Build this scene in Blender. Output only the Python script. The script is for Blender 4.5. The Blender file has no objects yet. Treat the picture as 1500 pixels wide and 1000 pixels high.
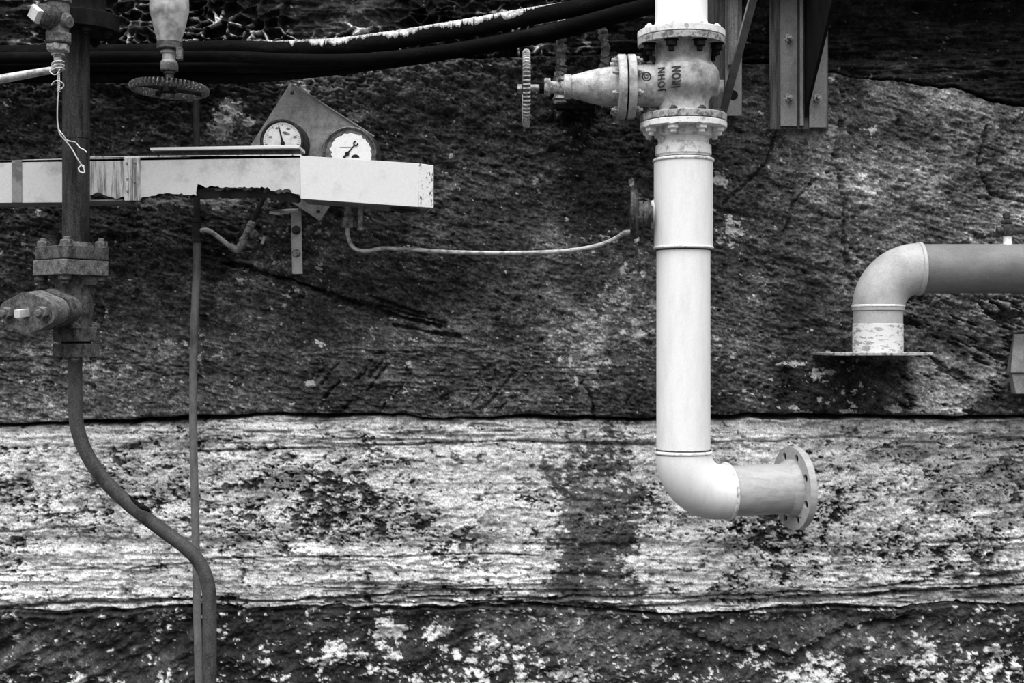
import bpy, bmesh, math, random
import numpy as np
from mathutils import Vector, Matrix, Quaternion
from mathutils.geometry import tessellate_polygon

random.seed(7)
SC = bpy.context.scene
COL = SC.collection

# ------------------------------------------------------------------ camera, sky, sun, exposure
CAM_D = 4.4            # metres from the wall face
FPX = 2000.0           # focal length in pixels of the 1500 px wide frame
EYE = 1.6              # eye height
cam_data = bpy.data.cameras.new('camera')
cam_data.sensor_width = 36.0
cam_data.lens = FPX / 1500.0 * 36.0
cam_data.clip_end = 200
cam = bpy.data.objects.new('camera', cam_data)
COL.objects.link(cam)
cam.location = (0, -CAM_D, EYE)
cam.rotation_euler = (math.pi / 2, 0, 0)
SC.camera = cam

world = bpy.data.worlds.new('overcast_sky')
SC.world = world
world.use_nodes = True
wn, wl = world.node_tree.nodes, world.node_tree.links
bg = wn['Background']
bg.inputs['Strength'].default_value = 0.78
tc = wn.new('ShaderNodeTexCoord'); sp = wn.new('ShaderNodeSeparateXYZ')
mr = wn.new('ShaderNodeMapRange')           # overcast dome: three times brighter overhead than at the horizon
mr.inputs['From Min'].default_value = 0.0; mr.inputs['From Max'].default_value = 1.0
mr.inputs['To Min'].default_value = 0.20; mr.inputs['To Max'].default_value = 1.85
wl.new(tc.outputs['Generated'], sp.inputs[0]); wl.new(sp.outputs['Z'], mr.inputs['Value'])
wl.new(mr.outputs[0], bg.inputs['Color'])

sun_data = bpy.data.lights.new('sun', 'SUN')
sun_data.energy = 2.0
sun_data.angle = math.radians(62)
sun = bpy.data.objects.new('sun', sun_data); COL.objects.link(sun)
sun.rotation_euler = Vector((0.13, 0.43, -0.89)).to_track_quat('-Z', 'Y').to_euler()
sun.location = (-2, -4, 8)

SC.view_settings.view_transform = 'Standard'
SC.view_settings.look = 'None'
SC.view_settings.gamma = 1.0
SC.view_settings.use_curve_mapping = False
SC.view_settings.exposure = 0.78

# ------------------------------------------------------------------ helpers
def S(d):                       # metres per photograph pixel at distance d in front of the wall
    return (CAM_D - d) / FPX
def P(px, py, d=0.0):
    s = S(d)
    return Vector(((px - 750) * s, -d, EYE + (500 - py) * s))

WORLD = {}
class MB:
    def __init__(self):
        self.v, self.f = [], []
    def add(self, vs, fs):
        o = len(self.v)
        self.v += [Vector(p) for p in vs]
        self.f += [tuple(i + o for i in f) for f in fs]
        return self
    def tube(self, pts, rad, seg=16, cap=True, closed=False):
        pts = [Vector(p) for p in pts]; n = len(pts)
        if not hasattr(rad, '__len__'): rad = [rad] * n
        T = []
        for i in range(n):
            if closed: t = pts[(i + 1) % n] - pts[i - 1]
            else: t = pts[min(i + 1, n - 1)] - pts[max(i - 1, 0)]
            T.append(t.normalized())
        ref = Vector((0, 0, 1)) if abs(T[0].z) < 0.9 else Vector((1, 0, 0))
        nrm = (ref - T[0] * ref.dot(T[0])).normalized()
        vs, fs = [], []
        for i in range(n):
            if i:
                q = T[i - 1].rotation_difference(T[i]); nrm = (q @ nrm)
                nrm = (nrm - T[i] * nrm.dot(T[i])).normalized()
            b = T[i].cross(nrm)
            for k in range(seg):
                a = 2 * math.pi * k / seg
                vs.append(pts[i] + (nrm * math.cos(a) + b * math.sin(a)) * rad[i])
        for i in range(n if closed else n - 1):
            j = (i + 1) % n
            for k in range(seg):
                l = (k + 1) % seg
                fs.append((i * seg + k, i * seg + l, j * seg + l, j * seg + k))
        if cap and not closed:
            fs.append(tuple(range(seg))[::-1]); fs.append(tuple((n - 1) * seg + k for k in range(seg)))
        return self.add(vs, fs)
    def lathe(self, o, axis, prof, seg=40, cap=True):
        """prof: (t along axis, radius) in metres"""
        o = Vector(o); a = Vector(axis).normalized()
        ref = Vector((0, 0, 1)) if abs(a.z) < 0.9 else Vector((1, 0, 0))
        u = (ref - a * ref.dot(a)).normalized(); w = a.cross(u)
        vs, fs = [], []
        for t, r in prof:
            for k in range(seg):
                g = 2 * math.pi * k / seg
                vs.append(o + a * t + (u * math.cos(g) + w * math.sin(g)) * r)
        for i in range(len(prof) - 1):
            for k in range(seg):
                l = (k + 1) % seg
                fs.append((i * seg + k, i * seg + l, (i + 1) * seg + l, (i + 1) * seg + k))
        if cap:
            fs.append(tuple(range(seg))[::-1]); fs.append(tuple((len(prof) - 1) * seg + k for k in range(seg)))
        return self.add(vs, fs)
    def prism(self, o, axis, r, h, n=6, rot=0.0, cham=0.12):
        o = Vector(o); a = Vector(axis).normalized()
        ref = Vector((0, 0, 1)) if abs(a.z) < 0.9 else Vector((1, 0, 0))
        u = (ref - a * ref.dot(a)).normalized(); w = a.cross(u)
        c = h * cham; vs, fs = [], []
        for t, rr in ((0, r * (1 - cham * .6)), (c, r), (h - c, r), (h, r * (1 - cham * .6))):
            for k in range(n):
                g = rot + 2 * math.pi * k / n
                vs.append(o + a * t + (u * math.cos(g) + w * math.sin(g)) * rr)
        for i in range(3):
            for k in range(n):
                l = (k + 1) % n
                fs.append((i * n + k, i * n + l, (i + 1) * n + l, (i + 1) * n + k))
        fs.append(tuple(range(n))[::-1]); fs.append(tuple(3 * n + k for k in range(n)))
        return self.add(vs, fs)
    def box(self, c, ux, uy, uz):
        """c centre, ux uy uz half-extent vectors"""
        c, ux, uy, uz = map(Vector, (c, ux, uy, uz)); vs = []
        for sx in (-1, 1):
            for sy in (-1, 1):
                for sz in (-1, 1): vs.append(c + ux * sx + uy * sy + uz * sz)
        return self.add(vs, [(0, 1, 3, 2), (4, 6, 7, 5), (0, 4, 5, 1), (2, 3, 7, 6), (0, 2, 6, 4), (1, 5, 7, 3)])
    def hexa(self, p):
        """eight corners: front quad (4, in order) then back quad (4)"""
        return self.add(p, [(0, 1, 2, 3), (7, 6, 5, 4), (0, 4, 5, 1), (1, 5, 6, 2), (2, 6, 7, 3), (3, 7, 4, 0)])
    def plate(self, o, u, v, outer, holes=(), t=0.01):
        """flat plate in plane o+u*x+v*y, thickness t along -(u x v)"""
        o, u, v = Vector(o), Vector(u), Vector(v)
        n = u.cross(v).normalized()
        loops = [list(outer)] + [list(h) for h in holes]
        flat = [q for lp in loops for q in lp]
        tris = tessellate_polygon([[Vector((q[0], q[1], 0)) for q in lp] for lp in loops])
        N = len(flat)
        vs = [o + u * q[0] + v * q[1] for q in flat] + [o + u * q[0] + v * q[1] - n * t for q in flat]
        fs = []
        for a, b, c in tris:
            A, B, Cc = flat[a], flat[b], flat[c]
            cr = (B[0] - A[0]) * (Cc[1] - A[1]) - (B[1] - A[1]) * (Cc[0] - A[0])
            if cr < 0: b, c = c, b
            fs.append((a, b, c)); fs.append((a + N, c + N, b + N))
        k = 0
        for li, lp in enumerate(loops):
            m = len(lp)
            ar = sum(lp[i][0] * lp[(i + 1) % m][1] - lp[(i + 1) % m][0] * lp[i][1] for i in range(m))
            flip = (ar < 0) if li == 0 else (ar > 0)
            for i in range(m):
                a, b = k + i, k + (i + 1) % m
                fs.append((a, b, b + N, a + N) if flip else (a, a + N, b + N, b))
            k += m
        return self.add(vs, fs)
    def torus(self, o, axis, R, r, seg=40, sec=10):
        o = Vector(o); a = Vector(axis).normalized()
        ref = Vector((0, 0, 1)) if abs(a.z) < 0.9 else Vector((1, 0, 0))
        u = (ref - a * ref.dot(a)).normalized(); w = a.cross(u)
        return self.tube([o + (u * math.cos(2 * math.pi * k / seg) + w * math.sin(2 * math.pi * k / seg)) * R
                          for k in range(seg)], r, sec, closed=True)

def circ(x, y, r, n=16):
    return [(x + r * math.cos(2 * math.pi * k / n), y + r * math.sin(2 * math.pi * k / n)) for k in range(n)]

def obj(name, mb, mat, parent=None, loc=None, angle=35, bevel=0.0):
    if loc is None: loc = WORLD[parent.name] if parent else (sum(mb.v, Vector()) / len(mb.v))
    loc = Vector(loc)
    me = bpy.data.meshes.new(name)
    me.from_pydata([tuple(p - loc) for p in mb.v], [], mb.f)
    me.update(); me.validate()
    bm = bmesh.new(); bm.from_mesh(me); bmesh.ops.recalc_face_normals(bm, faces=bm.faces); bm.to_mesh(me); bm.free()
    for p in me.polygons: p.use_smooth = True
    me.set_sharp_from_angle(angle=math.radians(angle))
    me.materials.append(mat)
    o = bpy.data.objects.new(name, me); COL.objects.link(o)
    if parent:
        o.parent = parent; o.location = loc - WORLD[parent.name]
    else: o.location = loc
    WORLD[o.name] = loc
    if bevel:
        m = o.modifiers.new('edge', 'BEVEL'); m.width = bevel; m.segments = 2; m.limit_method = 'ANGLE'
        m.angle_limit = math.radians(40)
    return o

def tag(o, label, cat, group=None):
    o['label'] = label; o['category'] = cat
    if group: o['group'] = group
    return o
def thing(name, loc, label, cat, group=None):
    o = bpy.data.objects.new(name, None); COL.objects.link(o); o.location = Vector(loc)
    o.empty_display_size = 0.05
    WORLD[o.name] = Vector(loc)
    return tag(o, label, cat, group)

def along(axis):
    return Vector((0, 0, 1)).rotation_difference(Vector(axis).normalized())

BOLT_MESH = {}
def bolt(parent, pos, axis, r, head, shank, mat, name='bolt'):
    """hex head proud of pos along axis with a threaded end beyond it; copies share one mesh"""
    key = (round(r, 4), round(head, 4), round(shank, 4), mat.name)
    if key not in BOLT_MESH:
        mb = MB(); mb.prism((0, 0, -0.001), (0, 0, 1), r, head, 6, 0.3, 0.15)
        mb.lathe((0, 0, -0.001), (0, 0, 1), [(0, r * 1.25), (head * .14, r * 1.25)], 14)
        if shank: mb.lathe((0, 0, head * .9), (0, 0, 1), [(0, r * .52), (shank * .85, r * .52), (shank, r * .4)], 10)
        me = bpy.data.meshes.new('bolt'); me.from_pydata([tuple(p) for p in mb.v], [], mb.f)
        me.materials.append(mat); me.update(); BOLT_MESH[key] = me
    o = bpy.data.objects.new(name, BOLT_MESH[key]); COL.objects.link(o)
    o.parent = parent; o.location = Vector(pos) - WORLD[parent.name]
    o.rotation_mode = 'QUATERNION'; o.rotation_quaternion = along(axis)
    WORLD[o.name] = Vector(pos)
    return o

# ------------------------------------------------------------------ materials
def grey(v): return (v, v, v, 1)
def paint(name, base, stain, cover=0.3, scale=18, stretch=(1, 1, 1), rough=0.6, metal=0.0, bump=0.25, fine=0.25, soft=0.08, fine_scale=210, spec=None):
    """worn painted or bare metal: base colour, stain where a noise passes a threshold, fine speckle, relief"""
    m = bpy.data.materials.new(name); m.use_nodes = True
    n, l = m.node_tree.nodes, m.node_tree.links
    b = n['Principled BSDF']; b.inputs['Roughness'].default_value = rough; b.inputs['Metallic'].default_value = metal
    b.inputs['Specular IOR Level'].default_value = spec if spec is not None else (0.05 if base < .13 else .22)
    t = n.new('ShaderNodeTexCoord'); mp = n.new('ShaderNodeMapping'); mp.inputs['Scale'].default_value = stretch
    l.new(t.outputs['Object'], mp.inputs[0])
    n1 = n.new('ShaderNodeTexNoise'); n1.inputs['Scale'].default_value = scale; n1.inputs['Detail'].default_value = 9
    n1.inputs['Roughness'].default_value = 0.68; l.new(mp.outputs[0], n1.inputs['Vector'])
    r = n.new('ShaderNodeMapRange'); th = 0.5 + 0.32 * (0.5 - cover)
    r.inputs['From Min'].default_value = th - soft; r.inputs['From Max'].default_value = th + soft; r.interpolation_type = 'SMOOTHSTEP'
    l.new(n1.outputs['Fac'], r.inputs['Value'])
    mix = n.new('ShaderNodeMix'); mix.data_type = 'RGBA'
    mix.inputs['A'].default_value = grey(base); mix.inputs['B'].default_value = grey(stain)
    l.new(r.outputs[0], mix.inputs['Factor'])
    n2 = n.new('ShaderNodeTexNoise'); n2.inputs['Scale'].default_value = fine_scale; n2.inputs['Detail'].default_value = 4
    n2.inputs['Roughness'].default_value = 0.75; l.new(t.outputs['Object'], n2.inputs['Vector'])
    r2 = n.new('ShaderNodeMapRange'); r2.inputs['From Min'].default_value = 0.3; r2.inputs['From Max'].default_value = 0.7
    r2.inputs['To Min'].default_value = 1 - fine; r2.inputs['To Max'].default_value = 1 + fine
    l.new(n2.outputs['Fac'], r2.inputs['Value'])
    mu = n.new('ShaderNodeMix'); mu.data_type = 'RGBA'; mu.blend_type = 'MULTIPLY'; mu.inputs['Factor'].default_value = 1
    l.new(mix.outputs['Result'], mu.inputs['A']); l.new(r2.outputs[0], mu.inputs['B'])
    l.new(mu.outputs['Result'], b.inputs['Base Color'])
    if bump:
        ad = n.new('ShaderNodeMath'); ad.operation = 'ADD'
        l.new(n1.outputs['Fac'], ad.inputs[0]); l.new(n2.outputs['Fac'], ad.inputs[1])
        bp = n.new('ShaderNodeBump'); bp.inputs['Strength'].default_value = bump; bp.inputs['Distance'].default_value = 0.004
        l.new(ad.outputs[0], bp.inputs['Height']); l.new(bp.outputs[0], b.inputs['Normal'])
    return m

M = {}
M['white_pipe'] = paint('white_pipe_paint', 0.84, 0.72, 0.22, 14, (2.2, 2.2, .5), .55, bump=.10, fine=.06, soft=.2)
M['white_old'] = paint('old_white_paint', 0.80, 0.30, 0.26, 40, (1, 1, 1), .6, bump=.25, fine=.10, soft=.10)
M['valve_paint'] = paint('worn_valve_paint', 0.54, 0.13, 0.36, 26, (1, 1, 1), .5, bump=.35, fine=.26, soft=.20)
M['rim_worn'] = paint('rusty_white_rim', 0.40, 0.11, 0.42, 55, (1, 1, 1), .65, bump=.35, fine=.2, soft=.08)
M['stub_grey'] = paint('bare_grey_paint', 0.44, 0.33, 0.4, 20, (.5, 3, 3), .30, bump=.08, fine=.08, soft=.15)
M['pipe_grey'] = paint('light_grey_primer', 0.46, 0.30, 0.35, 12, (1, 1, 1), .5, bump=.10, fine=.16, soft=.2)
M['pipe_grey_dark'] = paint('mid_grey_primer', 0.205, 0.13, 0.4, 14, (.6, 1, 1), .48, bump=.10, fine=.18, soft=.2)
M['stub_white'] = paint('flaking_white_over_grey', 0.74, 0.30, 0.32, 40, (.7, .7, 2), .6, bump=.2, fine=.12, soft=.05)
M['rust'] = paint('dark_rust', 0.11, 0.035, 0.45, 42, (1, 1, .7), .85, bump=.7, fine=.65, soft=.13)
M['rust_dark'] = paint('black_rust', 0.016, 0.006, 0.45, 26, (1, 1, .5), .7, bump=.5, fine=.4, soft=.15)
M['rust_pipe'] = paint('streaked_rust_pipe', 0.052, 0.014, 0.45, 22, (2, 2, .25), .6, bump=.35, fine=.65, soft=.15)
M['rust_light'] = paint('pale_grey_rust', 0.16, 0.055, 0.42, 60, (1, 1, 1), .8, bump=.7, fine=.65, soft=.14)  # paler, finer-grained rust tone for castings and nuts
M['bent_pipe'] = paint('grey_brown_pipe', 0.075, 0.028, 0.35, 20, (1, 1, .6), .5, bump=.4, fine=.6, spec=.22, soft=.15)
M['conduit'] = paint('dull_conduit', 0.17, 0.07, 0.35, 25, (1, 1, .4), .5, bump=.2, fine=.3, soft=.15)
M['conduit_dark'] = paint('dark_conduit', 0.05, 0.02, 0.4, 25, (1, 1, .4), .5, bump=.2, fine=.3, soft=.15)
M['cable'] = paint('black_cable_sheath', 0.005, 0.011, 0.3, 25, (.3, 1, 1), .85, bump=.4, fine=.6, spec=.03, soft=.1)
M['brass'] = paint('dull_fitting', 0.36, 0.10, 0.4, 70, (1, 1, 1), .45, .4, bump=.4, fine=.3, soft=.1)
M['tube'] = paint('pale_copper_tube', 0.50, 0.18, 0.38, 60, (.6, 1, 1), .45, .2, bump=.15, fine=.25, soft=.12)
M['trunk'] = paint('chalky_white_trunking', 0.56, 0.36, 0.22, 11, (1, 1, 1), .7, bump=.06, fine=.10, soft=.12)
M['trunk_streak'] = paint('streaked_trunking', 0.60, 0.14, 0.42, 20, (6, 1, .35), .7, bump=.10, fine=.15, soft=.10)
M['trunk_end'] = paint('bright_trunking', 0.68, 0.58, 0.06, 16, (1, 1, 1), .7, bump=.05, fine=.08, soft=.10)
M['trunk_band'] = paint('grey_trunking_band', 0.24, 0.12, 0.4, 16, (1, 1, 1), .7, bump=.1, fine=.2, soft=.10)
M['trunk_rust'] = paint('peeling_trunking_corner', 0.68, 0.07, 0.20, 60, (1.6, 1, .8), .7, bump=.3, fine=.15, soft=.05)
M['gauge_plate'] = paint('galvanised_plate', 0.36, 0.17, 0.38, 34, (1, 1, 1), .55, .1, bump=.12, fine=.35, soft=.18)
M['bezel'] = paint('black_bezel', 0.022, 0.06, 0.35, 60, (1, 1, 1), .4, bump=.1, fine=.3)
M['bezel_grey'] = paint('worn_steel_bezel', 0.14, 0.04, 0.42, 60, (1, 1, 1), .35, .4, bump=.15, fine=.3)
M['dial'] = paint('yellowed_dial', 0.62, 0.42, 0.25, 60, (1, 1, 1), .6, bump=0, fine=.10, soft=.14)
M['dial_white'] = paint('white_dial', 0.78, 0.66, 0.2, 60, (1, 1, 1), .6, bump=0, fine=.06, soft=.14)
M['dial_grime'] = paint('dial_grime', 0.14, 0.05, 0.4, 70, (1, 1, 1), .7, bump=0, fine=.3)
M['ink'] = paint('dial_ink', 0.015, 0.03, 0.3, 60, (1, 1, 1), .6, bump=0, fine=.2)
M['ink_soft'] = paint('faded_ink', 0.10, 0.22, 0.4, 160, (1, 1, 1), .6, bump=0, fine=.2)
M['letter'] = paint('cast_letters', 0.05, 0.14, 0.3, 90, (1, 1, 1), .6, bump=.2, fine=.3)
M['bracket'] = paint('galvanised_bracket', 0.22, 0.14, 0.35, 20, (1, 1, .5), .55, .1, bump=.10, fine=.30, soft=.2)
M['bracket_dark'] = paint('dark_bracket_web', 0.012, 0.006, 0.4, 14, (1, 1, .4), .6, bump=.2, fine=.3, soft=.15)
M['timber'] = paint('weathered_timber', 0.12, 0.04, 0.45, 16, (5, 1, .3), .85, bump=.5, fine=.35, soft=.14)
M['timber_pale'] = paint('grey_timber', 0.26, 0.09, 0.45, 16, (6, 1, .25), .85, bump=.5, fine=.35, soft=.14)
M['bracket_white'] = paint('pale_wall_bracket', 0.58, 0.36, 0.3, 30, (1, 1, 1), .6, bump=.1, fine=.18, soft=.14)
M['wheel'] = paint('speckled_iron_wheel', 0.06, 0.28, 0.28, 120, (1, 1, 1), .65, bump=.4, fine=.4, soft=.05)
M['wheel_pale'] = paint('worn_pale_wheel', 0.50, 0.13, 0.42, 40, (1, 1, .6), .6, bump=.3, fine=.3, soft=.12)
M['wire'] = paint('bare_white_wire', 0.75, 0.55, 0.3, 60, (1, 1, 1), .4, bump=0, fine=.1)
M['box_grey'] = paint('grey_sheet_box', 0.26, 0.15, 0.35, 16, (1, 1, 1), .65, bump=.15, fine=.28, soft=.15)
M['black_iron'] = paint('black_iron', 0.022, 0.08, 0.3, 60, (1, 1, 1), .45, bump=.4, fine=.4, spec=.35)
M['crust'] = paint('lime_crust', 0.16, 0.48, 0.34, 70, (1, 1, .6), .95, bump=1.0, fine=.45, soft=.1)
M['dark_void'] = paint('inner_dark', 0.010, 0.02, 0.3, 40, (1, 1, 1), .9, bump=.3, fine=.3)
M['lime'] = paint('dried_lime_droppings', 0.55, 0.25, 0.4, 60, (1, 1, 1), .9, bump=.6, fine=.35, soft=.1)

# ------------------------------------------------------------------ the stone wall: a height field, one mesh per course
STEP = 1.5
U1 = np.arange(-210, 1710, STEP); V1 = np.arange(-150, 1229, STEP)
U, V = np.meshgrid(U1, V1); NY, NX = U.shape
KX, KY = np.meshgrid(np.fft.fftfreq(NX, STEP) * 2 * np.pi, np.fft.fftfreq(NY, STEP) * 2 * np.pi)
def noise(seed, lx, ly, ang=0.0, p=2.0, smooth=0.0):
    """unit-variance fractal noise with correlation lengths lx, ly (pixels), long axis turned ang degrees down to the right"""
    r = np.random.default_rng(seed).standard_normal((NY, NX))
    a = math.radians(ang); kx = KX * math.cos(a) + KY * math.sin(a); ky = -KX * math.sin(a) + KY * math.cos(a)
    q = (kx * lx) ** 2 + (ky * ly) ** 2
    F = (1 + q) ** (-p / 2)
    if smooth: F = F * np.exp(-(KX ** 2 + KY ** 2) * smooth ** 2 / 2)
    F[0, 0] = 0
    n = np.fft.ifft2(np.fft.fft2(r) * F).real
    return n / n.std()
def ss(a, b, x):
    t = np.clip((x - a) / (b - a), 0, 1); return t * t * (3 - 2 * t)
def blob(x, y, rx, ry, edge=None):
    """soft-edged ellipse mask with ragged outline"""
    q = np.sqrt(((U - x) / rx) ** 2 + ((V - y) / ry) ** 2)
    return ss(1.25, .75, q + (0.22 * edge if edge is not None else 0))
def lookup1(seed, s, lo, hi, step=1.0, p=1.6, corr=14):
    """smooth 1-D noise evaluated at s: bedding planes"""
    n = int((hi - lo) / step) + 1
    r = np.random.default_rng(seed).standard_normal(n)
    k = np.fft.fftfreq(n, step) * 2 * np.pi
    f = np.fft.ifft(np.fft.fft(r) * (1 + (k * corr) ** 2) ** (-p / 2)).real
    f /= f.std()
    return np.interp(s, lo + np.arange(n) * step, f)
def crack(pts, w, wob=.35):
    """distance mask 1 on a polyline falling to 0 at width w"""
    d = np.full(U.shape, 1e9); A_, B_ = U + wob * (UW - U), V + wob * (VW - V); w = w * np.clip(1 + .45 * n_wid, .35, 2)
    for (x0, y0), (x1, y1) in zip(pts[:-1], pts[1:]):
        dx, dy = x1 - x0, y1 - y0; L = dx * dx + dy * dy
        t = np.clip(((A_ - x0) * dx + (B_ - y0) * dy) / L, 0, 1)
        d = np.minimum(d, np.hypot(A_ - x0 - t * dx, B_ - y0 - t * dy))
    return ss(w, w * .25, d)

w1 = noise(1, 60, 60, 0, 2.6); w2 = noise(2, 60, 60, 0, 2.6)
wf1 = noise(3, 9, 9, 0, 2.2); wf2 = noise(4, 9, 9, 0, 2.2)
UW = U + 5 * w1 + 1.6 * wf1; VW = V + 4 * w2 + 1.6 * wf2
n_big = noise(5, 150, 110, 0, 2.4)
n_mid = noise(6, 26, 20, 0, 2.2)
n_fine = noise(7, 5, 4, 0, 1.8)
n_grain = noise(8, 1.5, 1.2, 0, 1.2)
n_hs = noise(9, 40, 3.2, 1, 1.6)            # horizontal streaks
n_ds = noise(10, 34, 3.6, 17, 1.9)        # streaks dipping right
n_us = noise(11, 18, 3.4, -52, 1.9)       # tool marks rising right
n_cov = noise(12, 70, 50, 0, 2.0)
n_spk = noise(13, 3.6, 2.2, 6, 1.6)
n_wid = noise(19, 12, 6, 0, 1.6)
n_spk2 = noise(14, 5.5, 3.6, 0, 1.5)

def line(pts): return np.interp(U1, [q[0] for q in pts], [q[1] for q in pts])
j1 = noise(15, 30, 30)[NY // 2]; j2 = noise(16, 22, 22)[NY // 3]; j3 = noise(17, 26, 26)[NY // 4]
B1 = line([(-250, 96), (330, 104), (700, 84), (940, 78), (1190, 100), (1240, 112), (1330, 118), (1400, 131), (1450, 150), (1500, 158), (1750, 176)]) + 2.5 * j1
B2 = line([(-250, 626), (0, 621), (110, 618), (260, 612), (400, 608), (560, 606), (650, 611), (960, 610), (1120, 608), (1500, 609), (1750, 610)]) + 1.2 * j2
B3 = line([(-250, 900), (0, 897), (250, 892), (500, 891), (760, 888), (900, 893), (1000, 898), (1120, 890), (1300, 886), (1500, 880), (1750, 878)]) + 2.0 * j3
in_top = V < B1; in_dark = (V >= B1) & (V < B2); in_white = (V >= B2) & (V < B3); in_low = V >= B3

# --- dark course: cross-bedded sandstone
ang = np.radians(15 * ss(600, 420, V) * ss(-100, 420, U) + 3)
sdip = VW - np.tan(ang) * (UW - 700)
bed = lookup1(21, sdip, -900, 2400, 1.0, 1.7, 9)
bedf = lookup1(22, sdip + 3 * wf2, -900, 2400, .5, 1.5, 3.5)
bedmod = ss(-.6, 1.1, noise(23, 110, 55, 14, 2.2))
strat = ss(-.6, 1.2, noise(24, 120, 30, 0, 2.2))
right = ss(1150, 1300, U + 22 * w1)
n_len = noise(20, 7, 2.4, 10, 1.6)
calm = 1 - .45 * ss(380, 460, V) * (1 - right)
hD = 3.0 * n_big + 1.2 * n_mid * calm + .6 * n_fine + .35 * n_grain + .7 * n_len
hD += (1 - .35 * right) * calm * bedmod * (1.0 * bed + 1.0 * bedf + .8 * n_ds * (.5 + .5 * right)) + .4 * n_ds
low_strip = ss(470, 540, V) * ss(1240, 1120, U)
hD += low_strip * strat * (1.8 * n_hs + .9 * lookup1(25, VW, -400, 1500, .5, 1.5, 5))
ledge = np.abs(noise(26, 90, 5, 1, 2.4)) ; ledge_m = ss(.16, .0, ledge) * ss(495, 515, V) * ss(570, 545, V) * ss(1000, 800, U) * ss(-.3, .6, n_cov + .4)
hD -= 4.0 * ledge_m
rough_up = ss(330, 120, V) * ss(1100, 850, U)          # rougher, lumpier rock high on the left
hD += rough_up * (2.2 * noise(27, 13, 7, 4, 1.8) + 1.6 * noise(28, 5, 3, 8, 1.6))
# fissures
fis = crack([(330, 385), (430, 412), (470, 428), (545, 452), (580, 462), (640, 478)], 4.2)
fis = np.maximum(fis, .9 * crack([(455, 425), (540, 452), (575, 462)], 8.0))
fis = np.maximum(fis, .6 * crack([(560, 450), (640, 472), (650, 478)], 3.2))
fis = np.maximum(fis, .6 * crack([(540, 434), (620, 462)], 2.6))
fis = np.maximum(fis, .7 * crack([(575, 475), (640, 490), (670, 492)], 3.5))
fis = np.maximum(fis, .55 * crack([(1228, 180), (1218, 240), (1236, 300), (1232, 360), (1245, 420)], 4.0))
fis = np.maximum(fis, .45 * crack([(1140, 180), (1120, 240), (1060, 300)], 3.0))
fis = np.maximum(fis, .5 * crack([(1440, 190), (1425, 240), (1445, 285), (1500, 300)], 4.0))
fis = np.maximum(fis, .4 * crack([(1190, 265), (1160, 300), (1150, 340)], 3.0))
fis = np.maximum(fis, .5 * crack([(850, 560), (866, 575), (872, 606)], 2.6))
hD -= 13 * fis
# tool marks by the joint and beside the plate
tool_zone = np.maximum(blob(545, 572, 95, 42), np.maximum(.7 * blob(760, 575, 130, 35), .5 * blob(880, 590, 60, 25)))
tool = ss(1.0, 1.7, n_us) * tool_zone
n_pk = noise(31, 15, 3.6, 24, 1.7)
peck_zone = ss(1300, 1335, U) * ss(425, 450, V) * ss(1530, 1470, U + .25 * (V - 500)) * 1.0
peck = ss(.75, 1.15, n_pk + .30 * n_mid) * peck_zone
hD -= 6.5 * tool + 8.0 * peck
pitsD = ss(1.75, 2.3, noise(32, 7, 4, 10, 2.0)) ; hD -= 4 * pitsD
# the proud edge over the limewashed course
edge2 = B2[None, :] - V
hD += 7 - 3.0 * ss(9, 0, edge2)

lum = 0.058 * np.exp(.12 * n_big + .22 * n_cov + .20 * n_mid + .22 * n_fine + .34 * n_grain + .18 * n_len)
rt = right * np.maximum(0.55 + .45 * ss(620, 420, V), ss(1315, 1345, U))
lum *= 1 + rt * (2.6 + .4 * n_cov) * ss(95, 150, V)
lum *= 1 + .5 * ss(430, 520, V) * ss(1000, 700, U)
lum *= 1 - .35 * blob(880, 300, 60, 160, n_mid) * (1 - rt)
lum *= 1 - .45 * ss(370, 150, V) * ss(700, 250, U)
lum *= 1 + .55 * blob(1405, 515, 85, 95, n_mid)  # stone lightened to make up for the shadow under pipe and plate
dark_rect = ss(1118, 1140, U + 3 * n_mid) * ss(1332, 1316, U + 3 * n_mid) * ss(520, 534, V)         # darker rectangle of stone under the plate
lum *= 1 - .66 * dark_rect
lum *= 1 - .6 * blob(1480, 590, 60, 30, n_mid)  # dark patch painted in for the shade below the grey box
lum *= 1 - .55 * blob(315, 375, 22, 45, n_mid)
lum *= 1 - .35 * tool - .72 * peck - .5 * fis
lum *= 1 - .3 * blob(1350, 180, 150, 18, n_mid) * rt
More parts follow.
